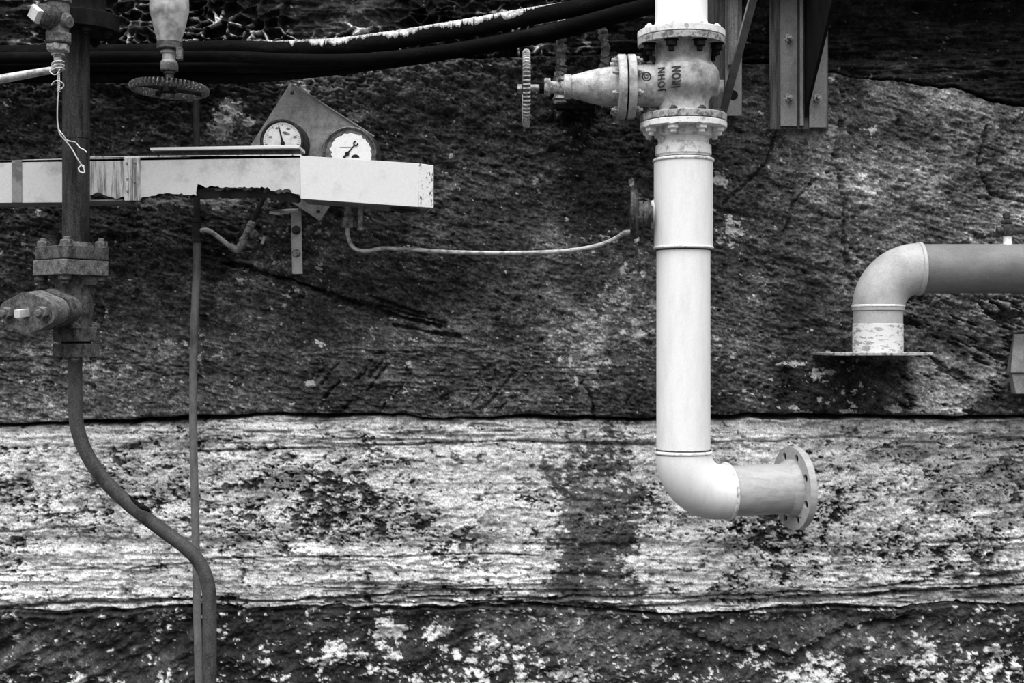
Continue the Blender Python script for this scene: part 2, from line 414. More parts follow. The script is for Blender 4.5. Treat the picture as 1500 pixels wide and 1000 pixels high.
# pale lichen flecks and splashes of old limewash
fleck = ss(2.45, 2.8, n_spk + .45 * n_cov + .25 * ss(420, 560, V)) * (1 - .5 * right)
fleck = np.maximum(fleck, ss(2.75, 3.1, n_spk2 + .25 * ss(480, 590, V) + .8 * blob(920, 440, 40, 70) + .5 * dark_rect + .5 * blob(1150, 575, 120, 35)) )
hl = ss(1.15, 2.0, n_hs) * strat * ss(490, 520, V) * ss(625, 560, V) * ss(1000, 760, U)
edge_n = 1.2 * n_spk2 + .6 * n_fine
splash = np.zeros_like(U)
for (x, y, rx, ry, a) in [(1069, 342, 13, 14, .8), (1055, 265, 11, 11, .6), (1194, 547, 11, 9, .9), (1215, 545, 14, 3, .5), (935, 488, 12, 5, .8), (912, 396, 6, 8, .8),
                          (470, 503, 6, 5, 1), (835, 525, 3, 7, .7), (1180, 195, 45, 16, .35), (340, 160, 14, 10, .6), (327, 190, 16, 20, .45),
                          (372, 182, 12, 8, .6), (445, 130, 16, 10, .6), (524, 172, 16, 9, .5), (58, 311, 6, 4, .8), (320, 296, 26, 6, .5),
                          (250, 296, 30, 7, .35), (590, 500, 3, 7, .7), (1160, 533, 22, 4, .6), (930, 470, 8, 5, .6), (600, 535, 3, 6, .6), (917, 394, 6, 7, 1), (941, 401, 4, 4, 1), (928, 468, 5, 4, 1), (913, 487, 9, 4, 1), (936, 492, 7, 4, 1), (821, 524, 4, 5, 1), (843, 553, 3, 8, .9), (932, 352, 4, 5, .9), (925, 268, 3, 6, .8), (776, 170, 3, 3, .8), (660, 230, 4, 3, .7), (782, 265, 4, 5, .7), (456, 562, 8, 3, .6), (250, 505, 16, 6, .5), (1005, 606, 40, 4, .6), (1170, 604, 14, 4, .7), (1240, 602, 20, 4, .7), (1306, 598, 12, 6, .6), (1210, 590, 4, 6, .7), (1258, 562, 3, 5, .7)]:
    k_ = .78 if rx * ry < 120 else .95
    splash = np.maximum(splash, a * ss(.35, .75, blob(x, y, rx * k_, ry * k_, 1.5 * edge_n + .8 * n_grain)))
low_rim = ss(16, 4, edge2) * ss(.6, 1.3, n_spk2 + .3 * n_cov) * ss(-.4, .6, n_cov + .3)
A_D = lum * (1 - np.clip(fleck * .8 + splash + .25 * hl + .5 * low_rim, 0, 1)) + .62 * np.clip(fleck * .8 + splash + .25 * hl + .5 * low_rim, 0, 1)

# --- limewashed course
sW = VW - .006 * U + 2.0 * wf2
bW = lookup1(41, sW, -400, 1600, .5, 1.5, 4)
bW2 = lookup1(42, sW, -400, 1600, .5, 1.6, 11)
zone_lin = np.clip(ss(672, 640, V + 8 * w1) + ss(785, 830, V + 10 * w1) * .9, 0, 1)
dens = .60 * n_cov + .35 * noise(45, 55, 30, 0, 2.0) - .9 * zone_lin + .9 * blob(525, 730, 110, 75) + .5 * blob(130, 720, 130, 50) - 1.1 * blob(1250, 720, 100, 60) + .25 * blob(1400, 700, 90, 60) - .6 * blob(740, 730, 80, 70)
pit_n = noise(43, 6.5, 4.0, 4, 1.6)
pits = ss(.95, 1.55, pit_n + .62 * dens) * ss(-.8, .3, noise(44, 16, 10, -12, 1.8) + .5 * dens)
pit_s = ss(1.45, 2.0, noise(46, 2.8, 1.9, 8, 1.5) + .5 * dens)
hollow = ss(.35, 1.5, noise(47, 26, 12, -10, 1.5) + .55 * dens)
col_x = np.interp(V, [600, 660, 760, 820, 890], [885, 880, 885, 885, 890])
col_w = np.interp(V, [600, 660, 760, 830, 890], [62, 68, 74, 66, 70])
column = ss(1.25, .45, np.abs(U - col_x + 14 * w1) / col_w) * (.45 + .55 * ss(620, 760, V))
linesW = ss(1.1, 2.1, -bW) * (.25 + .75 * zone_lin) * ss(-1.2, .4, noise(48, 140, 10, 0, 2.2))
cl = np.zeros_like(U)
for pts, w, a in [([(290, 660), (450, 655), (560, 651), (640, 650), (780, 647), (960, 648)], 3.0, .8), ([(0, 655), (120, 652), (260, 656)], 2.0, .4),
                  ([(0, 778), (60, 775), (130, 772)], 2.4, .5), ([(290, 820), (420, 815), (560, 816), (700, 812), (800, 813)], 2.4, .7), ([(0, 838), (120, 834), (280, 826)], 2.2, .5),
                  ([(0, 892), (120, 880), (300, 878), (420, 880), (560, 872), (640, 868), (720, 866)], 4.5, 1), ([(480, 880), (600, 884), (720, 882), (900, 885), (1010, 880), (1200, 872), (1330, 866), (1500, 858)], 4.5, 1),
                  ([(1000, 872), (1120, 868), (1250, 862), (1360, 850)], 3, .8), ([(1340, 842), (1430, 848), (1500, 838)], 5, .7), ([(1350, 792), (1500, 786)], 2.5, .6),
                  ([(960, 652), (1080, 648), (1240, 640)], 2.2, .5), ([(1240, 677), (1500, 670)], 2.0, .3), ([(600, 877), (820, 874), (1000, 866)], 3, .7)]:
    cl = np.maximum(cl, a * crack(pts, w))
hW = 2.2 * n_big + 1.0 * n_mid + .45 * n_fine + .2 * n_grain + (0.4 + 1.0 * zone_lin) * .75 * bW + .9 * bW2 + (.4 + zone_lin) * .8 * n_hs
hW -= 4.0 * pits + 2.2 * pit_s + 1.8 * hollow + 2.4 * linesW + 5 * cl
hW += -2 + 5 * ss(30, 6, B3[None, :] - V) * ss(.0, .8, n_cov + .5)
hW -= 10 * ss(4, 0, V - B2[None, :])
aW = .75 * np.exp(.10 * n_cov + .10 * n_mid + .11 * n_fine + .15 * n_grain + .10 * n_hs)
aW *= 1 - .22 * ss(950, 1500, U) - .12 * ss(350, 0, np.abs(U - 640)) * ss(600, 690, V)
grey_mot = ss(.0, 1.5, noise(49, 16, 6, -6, 1.45) + .45 * dens + .55 * column + .3 * ss(1200, 1400, U))
aW *= 1 - .50 * grey_mot
dark_band = blob(560, 632, 130, 22, n_hs) * ss(-.5, .8, n_hs)
dirt = np.clip(pits * .88 + pit_s * .75 + hollow * .40 + linesW * .55 + cl * .85 + .55 * dark_band + .25 * ss(14, 2, V - B2[None, :]) * ss(-.3, .8, n_cov), 0, 1)
cover = ss(.2, 1.35, column * 2.8 + .8 * noise(50, 7, 4, 0, 1.4) + .3 * n_hs - .72)
dirt = np.clip(np.maximum(dirt, .93 * cover), 0, 1)
strk = noise(56, 110, 2.6, -1, 1.7)
low_band = ss(40, 22, B3[None, :] - V) * ss(2, 7, B3[None, :] - V) * ss(.0, 1.1, strk + .5 * noise(57, 80, 12, 0, 2.0)) * ss(-1.2, .2, n_cov + .3)
up_band = blob(580, 634, 190, 20, n_hs) * ss(-.2, .9, strk)
dirt = np.clip(np.maximum(dirt, np.maximum(.85 * low_band, .7 * up_band)), 0, 1); hW -= 2.5 * low_band + 1.5 * up_band
end_dirt = blob(1470, 850, 90, 30, n_mid) * ss(-.2, .9, pit_n); dirt = np.maximum(dirt, .85 * end_dirt)
aW = aW * (1 - dirt) + .044 * dirt * np.exp(.35 * n_mid + .3 * n_fine)
gr_r = blob(1480, 690, 120, 70, n_mid) * .35; aW *= 1 - gr_r

# --- base course
hB = 4 * n_big + 2.2 * n_mid + .7 * n_fine + .25 * n_grain + 2 * noise(51, 12, 8, -25, 2.0)
lump = ss(420, 250, U) + .25
hB += lump * 3.4 * noise(52, 26, 13, -28, 2.1)
hB += 5 - 5 * ss(0, 20, V - B3[None, :])
fisB = crack([(1000, 925), (1090, 955), (1160, 960), (1230, 920), (1320, 905)], 9); hB -= 9 * fisB
hB -= 7 * blob(1095, 905, 60, 12, n_mid)
aB = .042 * np.exp(.26 * n_cov + .22 * n_mid + .2 * n_fine + .2 * n_grain)
aB *= 1 + .8 * blob(800, 930, 120, 40, n_mid) + 1.0 * blob(60, 930, 70, 50, n_mid) * .6 + .8 * blob(1030, 930, 50, 25, n_mid) + .6 * blob(1280, 930, 140, 35, n_mid)
aB *= 1 - .3 * fisB
lz = np.zeros_like(U)
for (x, y, rx, ry, a) in [(572, 950, 24, 50, 1.5), (500, 960, 60, 30, .75), (640, 925, 40, 14, .9), (720, 985, 160, 36, 1.1), (800, 1000, 70, 30, 1.0), (935, 918, 16, 14, .95), (910, 975, 25, 30, .6),
                          (1180, 990, 60, 40, 1.0), (1090, 975, 50, 30, .8), (1440, 975, 90, 60, 1.15), (1460, 910, 60, 25, .85), (140, 1005, 80, 22, .9), (360, 960, 60, 30, .5), (660, 945, 70, 30, .7), (1350, 1010, 200, 40, .5), (240, 990, 50, 14, .5)]:
    lz = np.maximum(lz, a * blob(x, y, rx, ry, n_mid))
lime = ss(.62, .95, lz * .80 + .40 * n_spk2 + .25 * n_fine + .26 * noise(53, 16, 10, 0, 1.7) - .30)
lime = np.maximum(lime, ss(2.3, 2.8, n_spk + .3 * n_cov + .5 * ss(250, 450, U)))
aB = aB * (1 - lime) + .64 * lime * np.exp(.15 * n_fine)
hB += .8 * lime

# --- top course: honeycomb-weathered rock, and flaky strata at the right
rng = np.random.default_rng(61)
PX = rng.uniform(-260, 1760, 2300); PY = rng.uniform(-185, 190, 2300)
rows = np.where(V1 < 190)[0]; nr = len(rows)
ux = (UW + 9 * w2)[:nr] ; vx = (VW + .10 * (UW - 300) * (UW < 1000))[:nr]
f1 = np.full((nr, NX), 1e9); f2 = f1.copy()
for a, b in zip(PX, PY):
    i0 = max(0, int((a - 110 + 210) / STEP)); i1 = min(NX, int((a + 110 + 210) / STEP))
    if i1 <= i0: continue
    d = np.hypot((ux[:, i0:i1] - a) / 1.6, vx[:, i0:i1] - b)
    q1, q2 = f1[:, i0:i1], f2[:, i0:i1]
    q2[:] = np.minimum(q2, np.maximum(d, q1)); q1[:] = np.minimum(q1, d)
cell = np.zeros_like(U); cell[:nr] = np.clip(f2 - f1, 0, 30)
web = ss(2.6, .4, cell + 1.2 * n_fine * .5); web_w = ss(8, 0, cell)
honey = ss(1010, 930, U + 10 * w1) * np.clip(ss(-.9, .3, noise(62, 70, 40, 0, 2.2) + .5), 0, 1)
plainz = blob(500, 22, 75, 34, n_mid)
honey *= 1 - .8 * plainz
hT = 5 * n_big + 2.5 * n_mid + .8 * n_fine + .25 * n_grain
hT += honey * (13 * web_w + 4 * web - 9) + (1 - honey) * (1.8 * n_hs + 2.0 * lookup1(63, VW + .10 * (UW - 1300), -700, 900, .5, 1.6, 7) + 2.2 * noise(64, 20, 9, 4, 2.0))
aT = .017 * np.exp(.3 * n_cov + .25 * n_mid + .2 * n_fine + .25 * n_grain)
pale = ss(-.4, .9, noise(65, 40, 22, 0, 2.0) + .35) * ss(-.5, .8, noise(66, 6, 4, 0, 1.6) + .4)
aT += honey * web * pale * .78
aT *= 1 + 1.6 * plainz
aT *= 1 + .7 * ss(.2, 1.6, n_hs) * ss(1180, 1260, U)
aT += ss(.9, 1.8, n_hs) * blob(800, 82, 150, 24) * .10
aT += ss(2.3, 2.8, n_spk) * .2
recess = ss(60, 110, V) * ss(1000, 900, U)
hT -= 4 * recess
hT += 4

H = np.where(in_top, hT, np.where(in_dark, hD, np.where(in_white, hW, hB)))
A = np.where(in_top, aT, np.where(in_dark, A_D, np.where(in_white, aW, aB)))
for B, wdt, dep in ((B1, 3, 7), (B2, 3.2, 24), (B3, 3.0, 9)):          # open joints between the courses
    dd = np.abs(V - B[None, :] - (1.2 if B is B2 else 0))
    wv = wdt * (1 + .35 * w1)
    jm = ss(1.0, .35, dd / np.maximum(wv, .8))
    H = H - dep * jm; A = A * (1 - .75 * jm)
A = np.clip(A, .004, .85)

print('H', {k: np.percentile(H[m] * S(0) * 1.25, [0, 1, 50, 99, 100]).round(3) for k, m in (('top', in_top), ('dark', in_dark), ('white', in_white), ('low', in_low))})
stone = bpy.data.materials.new('weathered_stone'); stone.use_nodes = True
n, l = stone.node_tree.nodes, stone.node_tree.links
b = n['Principled BSDF']; b.inputs['Roughness'].default_value = 0.85; b.inputs['Specular IOR Level'].default_value = 0.06
at = n.new('ShaderNodeAttribute'); at.attribute_name = 'stone_colour'
t = n.new('ShaderNodeTexCoord'); n1 = n.new('ShaderNodeTexNoise'); n1.inputs['Scale'].default_value = 210; n1.inputs['Detail'].default_value = 5
n1.inputs['Roughness'].default_value = .75; l.new(t.outputs['Object'], n1.inputs['Vector'])
r = n.new('ShaderNodeMapRange'); r.inputs['From Min'].default_value = .28; r.inputs['From Max'].default_value = .72
r.inputs['To Min'].default_value = .30; r.inputs['To Max'].default_value = 1.78; l.new(n1.outputs['Fac'], r.inputs['Value'])
mu = n.new('ShaderNodeMix'); mu.data_type = 'RGBA'; mu.blend_type = 'MULTIPLY'; mu.inputs['Factor'].default_value = 1
l.new(at.outputs['Color'], mu.inputs['A']); l.new(r.outputs[0], mu.inputs['B']); l.new(mu.outputs['Result'], b.inputs['Base Color'])
bp = n.new('ShaderNodeBump'); bp.inputs['Strength'].default_value = .8; bp.inputs['Distance'].default_value = .004
l.new(n1.outputs['Fac'], bp.inputs['Height']); l.new(bp.outputs[0], b.inputs['Normal'])

wall = bpy.data.objects.new('wall_back', None); COL.objects.link(wall); wall['kind'] = 'structure'
WORLD['wall_back'] = Vector((0, 0, 0)); wall.empty_display_size = .2
s0 = S(0)
XYZ = np.stack([(U - 750) * s0, -H * s0 * 1.25, EYE + (500 - V) * s0], -1).reshape(-1, 3).astype(np.float32)
AF = A.reshape(-1).astype(np.float32)
idx = np.arange(NY * NX).reshape(NY, NX)
quads = np.stack([idx[:-1, :-1], idx[1:, :-1], idx[1:, 1:], idx[:-1, 1:]], -1).reshape(-1, 4)
which = np.where(in_top, 0, np.where(in_dark, 1, np.where(in_white, 2, 3)))[:-1, :-1].reshape(-1)
for k, lab in enumerate(('black honeycombed stone course behind the cables', 'dark cross-bedded stone course', 'pitted limewashed stone course', 'dark base course with white patches')):
    q = quads[which == k]
    used, inv = np.unique(q, return_inverse=True); q = inv.reshape(-1, 4).astype(np.int32)
    me = bpy.data.meshes.new('stone_course')
    me.vertices.add(len(used)); me.vertices.foreach_set('co', XYZ[used].ravel())
    me.loops.add(q.size); me.loops.foreach_set('vertex_index', q.ravel())
    me.polygons.add(len(q)); me.polygons.foreach_set('loop_start', np.arange(0, q.size, 4, dtype=np.int32))
    me.polygons.foreach_set('use_smooth', np.ones(len(q), dtype=bool))
    ca = me.attributes.new('stone_colour', 'FLOAT_COLOR', 'POINT')
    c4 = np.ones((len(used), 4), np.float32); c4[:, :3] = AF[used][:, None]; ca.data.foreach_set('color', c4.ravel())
    me.update(calc_edges=True); me.materials.append(stone)
    o = bpy.data.objects.new('stone_course', me); COL.objects.link(o); o.parent = wall; o['label'] = lab

fl = MB(); fl.box((0, -3.0, -.05), (6, 0, 0), (0, 3.2, 0), (0, 0, .05))
M['deck'] = paint('dark_walkway_slab', .05, .02, .4, 6, (1, 1, 1), .8, bump=.3, fine=.3)
M['floor'] = paint('wet_dark_ground', .035, .02, .4, 2, (1, 1, 1), .6, bump=.3, fine=.3)
o = obj('floor', fl, M['floor']); o['kind'] = 'structure'
ck_ = MB(); ck_.box((P(1420, 0).x, -.10, 2.82), (P(1420, 0).x - P(1046, 0).x, 0, 0), (0, .115, 0), (0, 0, .06))      # unseen walkway slab carried by the two cantilever brackets, depth set to shade them
o = obj('walkway_slab', ck_, M['deck']); o['kind'] = 'structure'

X, Y, Z = Vector((1, 0, 0)), Vector((0, 1, 0)), Vector((0, 0, 1))
TOPV = -160            # pipes run on upwards out of the picture to here

# ------------------------------------------------------------------ white down pipe (valve, pipe, elbow, flange)
dW = 0.32; sW_ = S(dW); AX = 1001.0
def vlathe(mb, px, d, prof, seg=48):
    """prof of (photo row, radius px), about a vertical axis"""
    s = S(d); mb.lathe(P(px, 500, d), -Z, [((y - 500) * s, r * s) for y, r in prof], seg); return mb
def round_flange(name, parent, px, d, y0, y1, r, mat, seg=56):
    mb = vlathe(MB(), px, d, [(y0, r * .3), (y0, r - .8), (y0 + .8, r), (y1 - .8, r), (y1, r - .8), (y1, r * .3)], seg)
    return obj(name, mb, mat, parent)

up = thing('flanged_pipe', P(AX - 3, 45, dW), 'short white flanged pipe running up above the lettered valve', 'pipe')
obj('pipe', vlathe(MB(), AX - 3, dW, [(TOPV, 38), (32, 38), (38, 40), (44, 46), (47, 50)]), M['white_pipe'], up)
fl1 = round_flange('flange', up, AX - 3, dW, 47, 57, 64, M['white_old'])
for k in range(8):
    a = 2 * math.pi * (k + .5) / 8
    p = P(AX - 3, 47, dW) + (X * math.cos(a) - Y * math.sin(a)) * 53 * sW_
    bolt(fl1, p, Z, 6.5 * sW_, 5 * sW_, 3 * sW_, M['white_old'])

gv = thing('gate_valve', P(AX, 120, dW), 'big grey-white gate valve with cast lettering, joining white pipes above and below', 'valve')
mb = MB()
vlathe(mb, AX, dW, [(66, 44), (72, 41), (89, 40), (94, 42), (97.5, 45.5), (101, 48.8), (107, 51.5), (116, 52.5), (127, 52.2), (133, 50), (138, 46), (142, 41), (147, 37.5), (152, 36.5), (162, 36.5), (168, 40)], 64)
cN = P(AX, 126, dW)
mb.lathe(cN, -X, [(0, 31 * sW_), (60 * sW_, 31 * sW_), (68 * sW_, 32 * sW_), (73 * sW_, 35 * sW_)], 48)
mb.lathe(cN, X, [(0, 15 * sW_), (49 * sW_, 15 * sW_), (52 * sW_, 12 * sW_), (52 * sW_, 9 * sW_), (58 * sW_, 9 * sW_), (59 * sW_, 7 * sW_)], 24)
obj('body', mb, M['valve_paint'], gv)
fa = round_flange('flange', gv, AX - 3, dW, 58, 68, 64, M['rim_worn'])
fb = round_flange('flange', gv, AX, dW, 169, 179.5, 63.5, M['rim_worn'])
for k in range(8):
    a = 2 * math.pi * (k + .5) / 8; q = (X * math.cos(a) - Y * math.sin(a)) * 53 * sW_
    bolt(fa, P(AX - 3, 68, dW) + q, -Z, 8.5 * sW_, 10 * sW_, 8 * sW_, M['rust_dark'])
    bolt(fb, P(AX, 169, dW) + q, Z, 6.5 * sW_, 5 * sW_, 2 * sW_, M['rust'])
# bonnet flanges across the neck
def xflange(name, parent, px0, px1, py, d, r, mat, seg=48):
    s = S(d); w = (px1 - px0) * s
    mb = MB().lathe(P(px0, py, d), X, [(0, r * .3 * s), (0, (r - 1) * s), (1 * s, r * s), (w - s, r * s), (w, (r - 1) * s), (w, r * .3 * s)], seg)
    return obj(name, mb, mat, parent)
fc = xflange('neck_flange', gv, 918.5, 930, 127, dW, 47, M['valve_paint'])
fd = xflange('bonnet_flange', gv, 904, 916, 127, dW, 47, M['valve_paint'])
obj('gasket', MB().lathe(P(916, 127, dW), X, [(0, 40 * sW_), (2.6 * sW_, 40 * sW_)], 32), M['dark_void'], gv)
for k in range(8):
    a = 2 * math.pi * (k + .5) / 8; q = (Z * math.cos(a) - Y * math.sin(a)) * 39 * sW_
    bolt(fc, P(930, 127, dW) + q, X, 5.5 * sW_, 6 * sW_, 5 * sW_, M['rim_worn'])
    bolt(fd, P(904, 127, dW) + q, -X, 5.5 * sW_, 6 * sW_, 4 * sW_, M['rim_worn'])
mb = MB().lathe(P(905, 127, dW), -X, [(-2 * sW_, 34 * sW_), (2 * sW_, 30 * sW_), (12 * sW_, 29 * sW_), (26 * sW_, 27 * sW_), (42 * sW_, 23.5 * sW_), (56 * sW_, 19.5 * sW_), (69 * sW_, 16.5 * sW_),
                                      (69 * sW_, 18 * sW_), (78 * sW_, 18 * sW_), (79.5 * sW_, 16 * sW_), (79.5 * sW_, 8 * sW_)], 44)
obj('bonnet', mb, M['valve_paint'], gv)
mb = MB().lathe(P(826, 128, dW), -X, [(0, 12 * sW_), (5 * sW_, 11 * sW_), (8 * sW_, 8 * sW_), (14 * sW_, 9 * sW_), (20 * sW_, 9 * sW_)], 24)
mb.box(P(820, 143, dW), X * 6 * sW_, Y * 10 * sW_, Z * 2.2 * sW_); mb.box(P(822, 116, dW), X * 5 * sW_, Y * 10 * sW_, Z * 2.0 * sW_)
mb.lathe(P(806, 128, dW), -X, [(0, 9 * sW_), (0, 13.5 * sW_), (8 * sW_, 13.5 * sW_), (9 * sW_, 12 * sW_), (9 * sW_, 6 * sW_)], 24)
obj('gland', mb, M['rim_worn'], gv)
mb = MB().prism(P(797, 128, dW), -X, 9 * sW_, 7 * sW_, 6); obj('gland_nut', mb, M['rust_dark'], gv)
obj('stem', MB().lathe(P(806, 129, dW), -X, [(0, 5.5 * sW_), (32 * sW_, 5.5 * sW_), (44 * sW_, 4.5 * sW_)], 18), M['brass'], gv)

def handwheel(name, parent, c, axis, R, w, depth, mat, teeth=44, spokes=4, hub=9, rot=.3, smat=None):
    smat = smat or mat
    """rim with a notched edge, spokes and hub; R, w, depth, hub in metres"""
    a = Vector(axis).normalized(); ref = Z if abs(a.z) < .9 else X
    u = (ref - a * ref.dot(a)).normalized(); v = a.cross(u)
    mb = MB(); seg = teeth * 4; prof = [(-.5, -1), (-.5, 0), (-.32, .55), (0, .7), (.32, .55), (.5, 0), (.5, -1), (0, -1.25)]
    vs, fs = [], []; m = len(prof)
    for k in range(seg):
        g = 2 * math.pi * k / seg; notch = (0, 0, 1, 1)[k % 4]
        e = u * math.cos(g) + v * math.sin(g)
        for (t, q) in prof:
            rr = R - depth * .7 + q * depth
            if q > 0: rr -= notch * depth * 1.3
            vs.append(Vector(c) + a * t * w + e * rr)
    for k in range(seg):
        for i in range(m):
            fs.append((k * m + i, k * m + (i + 1) % m, ((k + 1) % seg) * m + (i + 1) % m, ((k + 1) % seg) * m + i))
    mb.add(vs, fs)
    wh = obj(name, mb, mat, parent, angle=30)
    for k in range(spokes):
        g = rot + 2 * math.pi * k / spokes; e = u * math.cos(g) + v * math.sin(g); tn = v * math.cos(g) - u * math.sin(g)
        sp = MB().tube([Vector(c) + e * hub * .6, Vector(c) + e * R * .5 + a * w * .1, Vector(c) + e * (R - depth * 1.4)], [w * .42, w * .34, w * .4], 8)
        obj('spoke', sp, smat, wh)
    obj('hub', MB().lathe(Vector(c) - a * w * .55, a, [(0, hub * .8), (w * .1, hub), (w * 1.0, hub), (w * 1.1, hub * .8)], 24), smat, wh)
    return wh
handwheel('handwheel', gv, P(771, 130, dW), X, 57.5 * sW_, 11 * sW_, 5.5 * sW_, M['wheel_pale'], 58, 4, 9 * sW_, .3, M['rust_dark'])
mb = MB().prism(P(766, 130, dW), -X, 7 * sW_, 8 * sW_, 6, .2); obj('wheel_nut', mb, M['brass'], gv)

# raised cast lettering wrapped round the neck
def wrapped_text(word, px, py, height_px, width_px, name):
    cu = bpy.data.curves.new('lettering', 'FONT'); cu.body = word; cu.size = 1; cu.extrude = .06; cu.offset = .012; cu.space_character = 1.18; cu.align_x = 'CENTER'; cu.align_y = 'CENTER'
    cu.resolution_u = 4
    to = bpy.data.objects.new('lettering', cu); COL.objects.link(to)
    bpy.context.view_layer.update()
    dg = bpy.context.evaluated_depsgraph_get(); ev = to.evaluated_get(dg); me = ev.to_mesh()
    bm = bmesh.new(); bm.from_mesh(me); ev.to_mesh_clear()
    bmesh.ops.subdivide_edges(bm, edges=[e for e in bm.edges if e.calc_length() > .12], cuts=2)
    bmesh.ops.triangulate(bm, faces=bm.faces)
    xs = [q.co.x for q in bm.verts]; ys = [q.co.y for q in bm.verts]; zs = [q.co.z for q in bm.verts]
    mb = MB(); vs = []
    for q in bm.verts:
        tx = (q.co.x - (min(xs) + max(xs)) / 2) / (max(xs) - min(xs)) * height_px      # runs up the body
        ty = (q.co.y - (min(ys) + max(ys)) / 2) / (max(ys) - min(ys)) * width_px       # letter height runs towards -x
        tz = (q.co.z - min(zs)) / (max(zs) - min(zs)) * 2.2 - .5
        yy = py - tx                                                                   # photo row on the front
        xx = px - ty; rb = np.interp(yy, [89, 94, 97.5, 101, 107, 116, 127, 133, 138, 142, 147], [40, 42, 45.5, 48.8, 51.5, 52.5, 52.2, 50, 46, 41, 37.5])
        dep = max(math.sqrt(max(0, 31 ** 2 - (yy - 126) ** 2)), math.sqrt(max(0, rb ** 2 - (xx - AX) ** 2))) + tz
        o3 = P(AX, 126, dW); vs.append(o3 + Vector(((xx - AX) * sW_, -dep * sW_, (126 - yy) * sW_)))
    fs = [tuple(v.index for v in f.verts) for f in bm.faces]
    bm.free(); bpy.data.objects.remove(to); bpy.data.curves.remove(cu)
    return obj(name, mb.add(vs, fs), M['letter'], gv)
wrapped_text('JOHN', 966, 123, 34, 11.5, 'lettering')
wrapped_text('IRON', 984.5, 121.5, 30, 12.5, 'lettering')
wrapped_text('G', 944, 118, 6, 6, 'foundry_mark')
mk = MB().torus(P(944, 118, dW) - Y * 30.5 * sW_, Y, 6 * sW_, 1.1 * sW_, 24, 8)
obj('foundry_ring', mk, M['letter'], gv)

# the long pipe below the valve
dp = thing('down_pipe', P(AX, 190, dW), 'thick white vertical pipe with a bottom elbow and an open bolt-holed end flange', 'pipe')
f = round_flange('flange', dp, AX, dW, 180.5, 189, 63.5, M['white_old'])
for k in range(8):
    a = 2 * math.pi * (k + .5) / 8; q = (X * math.cos(a) - Y * math.sin(a)) * 53 * sW_
    bolt(f, P(AX, 189, dW) + q, -Z, 8.5 * sW_, 7 * sW_, 6 * sW_, M['white_old'])
obj('collar', vlathe(MB(), AX, dW, [(188, 44), (194, 43), (201, 42), (203, 38), (207, 37), (212, 37.5), (214, 40.5), (227, 41), (229, 38), (233, 38)]), M['white_old'], dp)
obj('sleeve', vlathe(MB(), AX, dW, [(231, 40), (233, 43), (361, 43), (363, 40)]), M['white_pipe'], dp)
obj('pipe', vlathe(MB(), AX, dW, [(360, 39.3), (664, 39.3)]), M['white_pipe'], dp)
for y, R, r in ((235.5, 43, 2.2), (363, 42.6, 2.0), (662.5, 40.2, 2.4)):
    obj('weld_ring', MB().torus(P(AX, y, dW), Z, R * sW_, r * sW_, 56, 10), M['white_old'], dp)
for y, R_ in ((366.4, 39.2), (658.6, 39.2), (232.2, 41.2)):
    obj('joint_gap', MB().torus(P(AX, y, dW), Z, R_ * sW_, 1.1 * sW_, 56, 8), M['rust'], dp)
# boss under the seal on the left side of the sleeve
cb = P(AX, 313, dW); bo = MB().lathe(cb, Vector((-1, .35, 0)), [(36 * sW_, 22 * sW_), (44 * sW_, 22 * sW_), (48 * sW_, 20 * sW_)], 32)
obj('boss', bo, M['white_pipe'], dp)
# elbow and stub turning right and a little towards the wall
th = math.radians(16); ax = Vector((math.cos(th), math.sin(th), .018)).normalized()
ec = P(AX, 664, dW); Rb = 58 * sW_
pts = []
cc = ec + Vector((ax.x, ax.y, 0)).normalized() * Rb
e1 = -Vector((ax.x, ax.y, 0)).normalized()
for k in range(15):
    a = math.radians(90 * k / 14)
    pts.append(cc + e1 * Rb * math.cos(a) - Z * Rb * math.sin(a))
end = pts[-1]
rr = [40.5 * sW_ + 1.2 * sW_ * math.sin(math.pi * k / 14) for k in range(15)]
obj('elbow', MB().tube(pts + [end + ax * 10 * sW_], rr + [40.5 * sW_], 48), M['white_pipe'], dp)
b0 = end + ax * 9 * sW_
obj('weld_ring', MB().torus(b0 + ax * 2 * sW_, ax, 40.5 * sW_, 2.8 * sW_, 56, 10), M['white_old'], dp)
obj('stub', MB().lathe(b0, ax, [(0, 37.5 * sW_), (109 * sW_, 37.5 * sW_)], 48), M['stub_grey'], dp)
obj('weld_bead', MB().lathe(b0, ax, [(95 * sW_, 37 * sW_), (100 * sW_, 41 * sW_), (106 * sW_, 44 * sW_), (108 * sW_, 44 * sW_)], 48), M['stub_grey'], dp)
fo = b0 + ax * 107 * sW_
u = ax.cross(Z).normalized(); v = u.cross(ax).normalized()
R = 62.5 * sW_
holes = [circ(50 * sW_ * math.cos(2 * math.pi * (k + .5) / 8), 50 * sW_ * math.sin(2 * math.pi * (k + .5) / 8), 6 * sW_, 16) for k in range(8)]
holes.append(circ(0, 0, 33 * sW_, 32))
obj('hole_backing', MB().lathe(fo + ax * 3.5 * sW_, ax, [(0, 59 * sW_), (2.2 * sW_, 59 * sW_)], 48), M['dark_void'], dp)  # dark disc added inside the flange so its bolt holes look shaded
ef = obj('end_flange', MB().plate(fo, u, v, circ(0, 0, R, 72), holes, 11 * sW_), M['stub_grey'], dp, bevel=.0015)

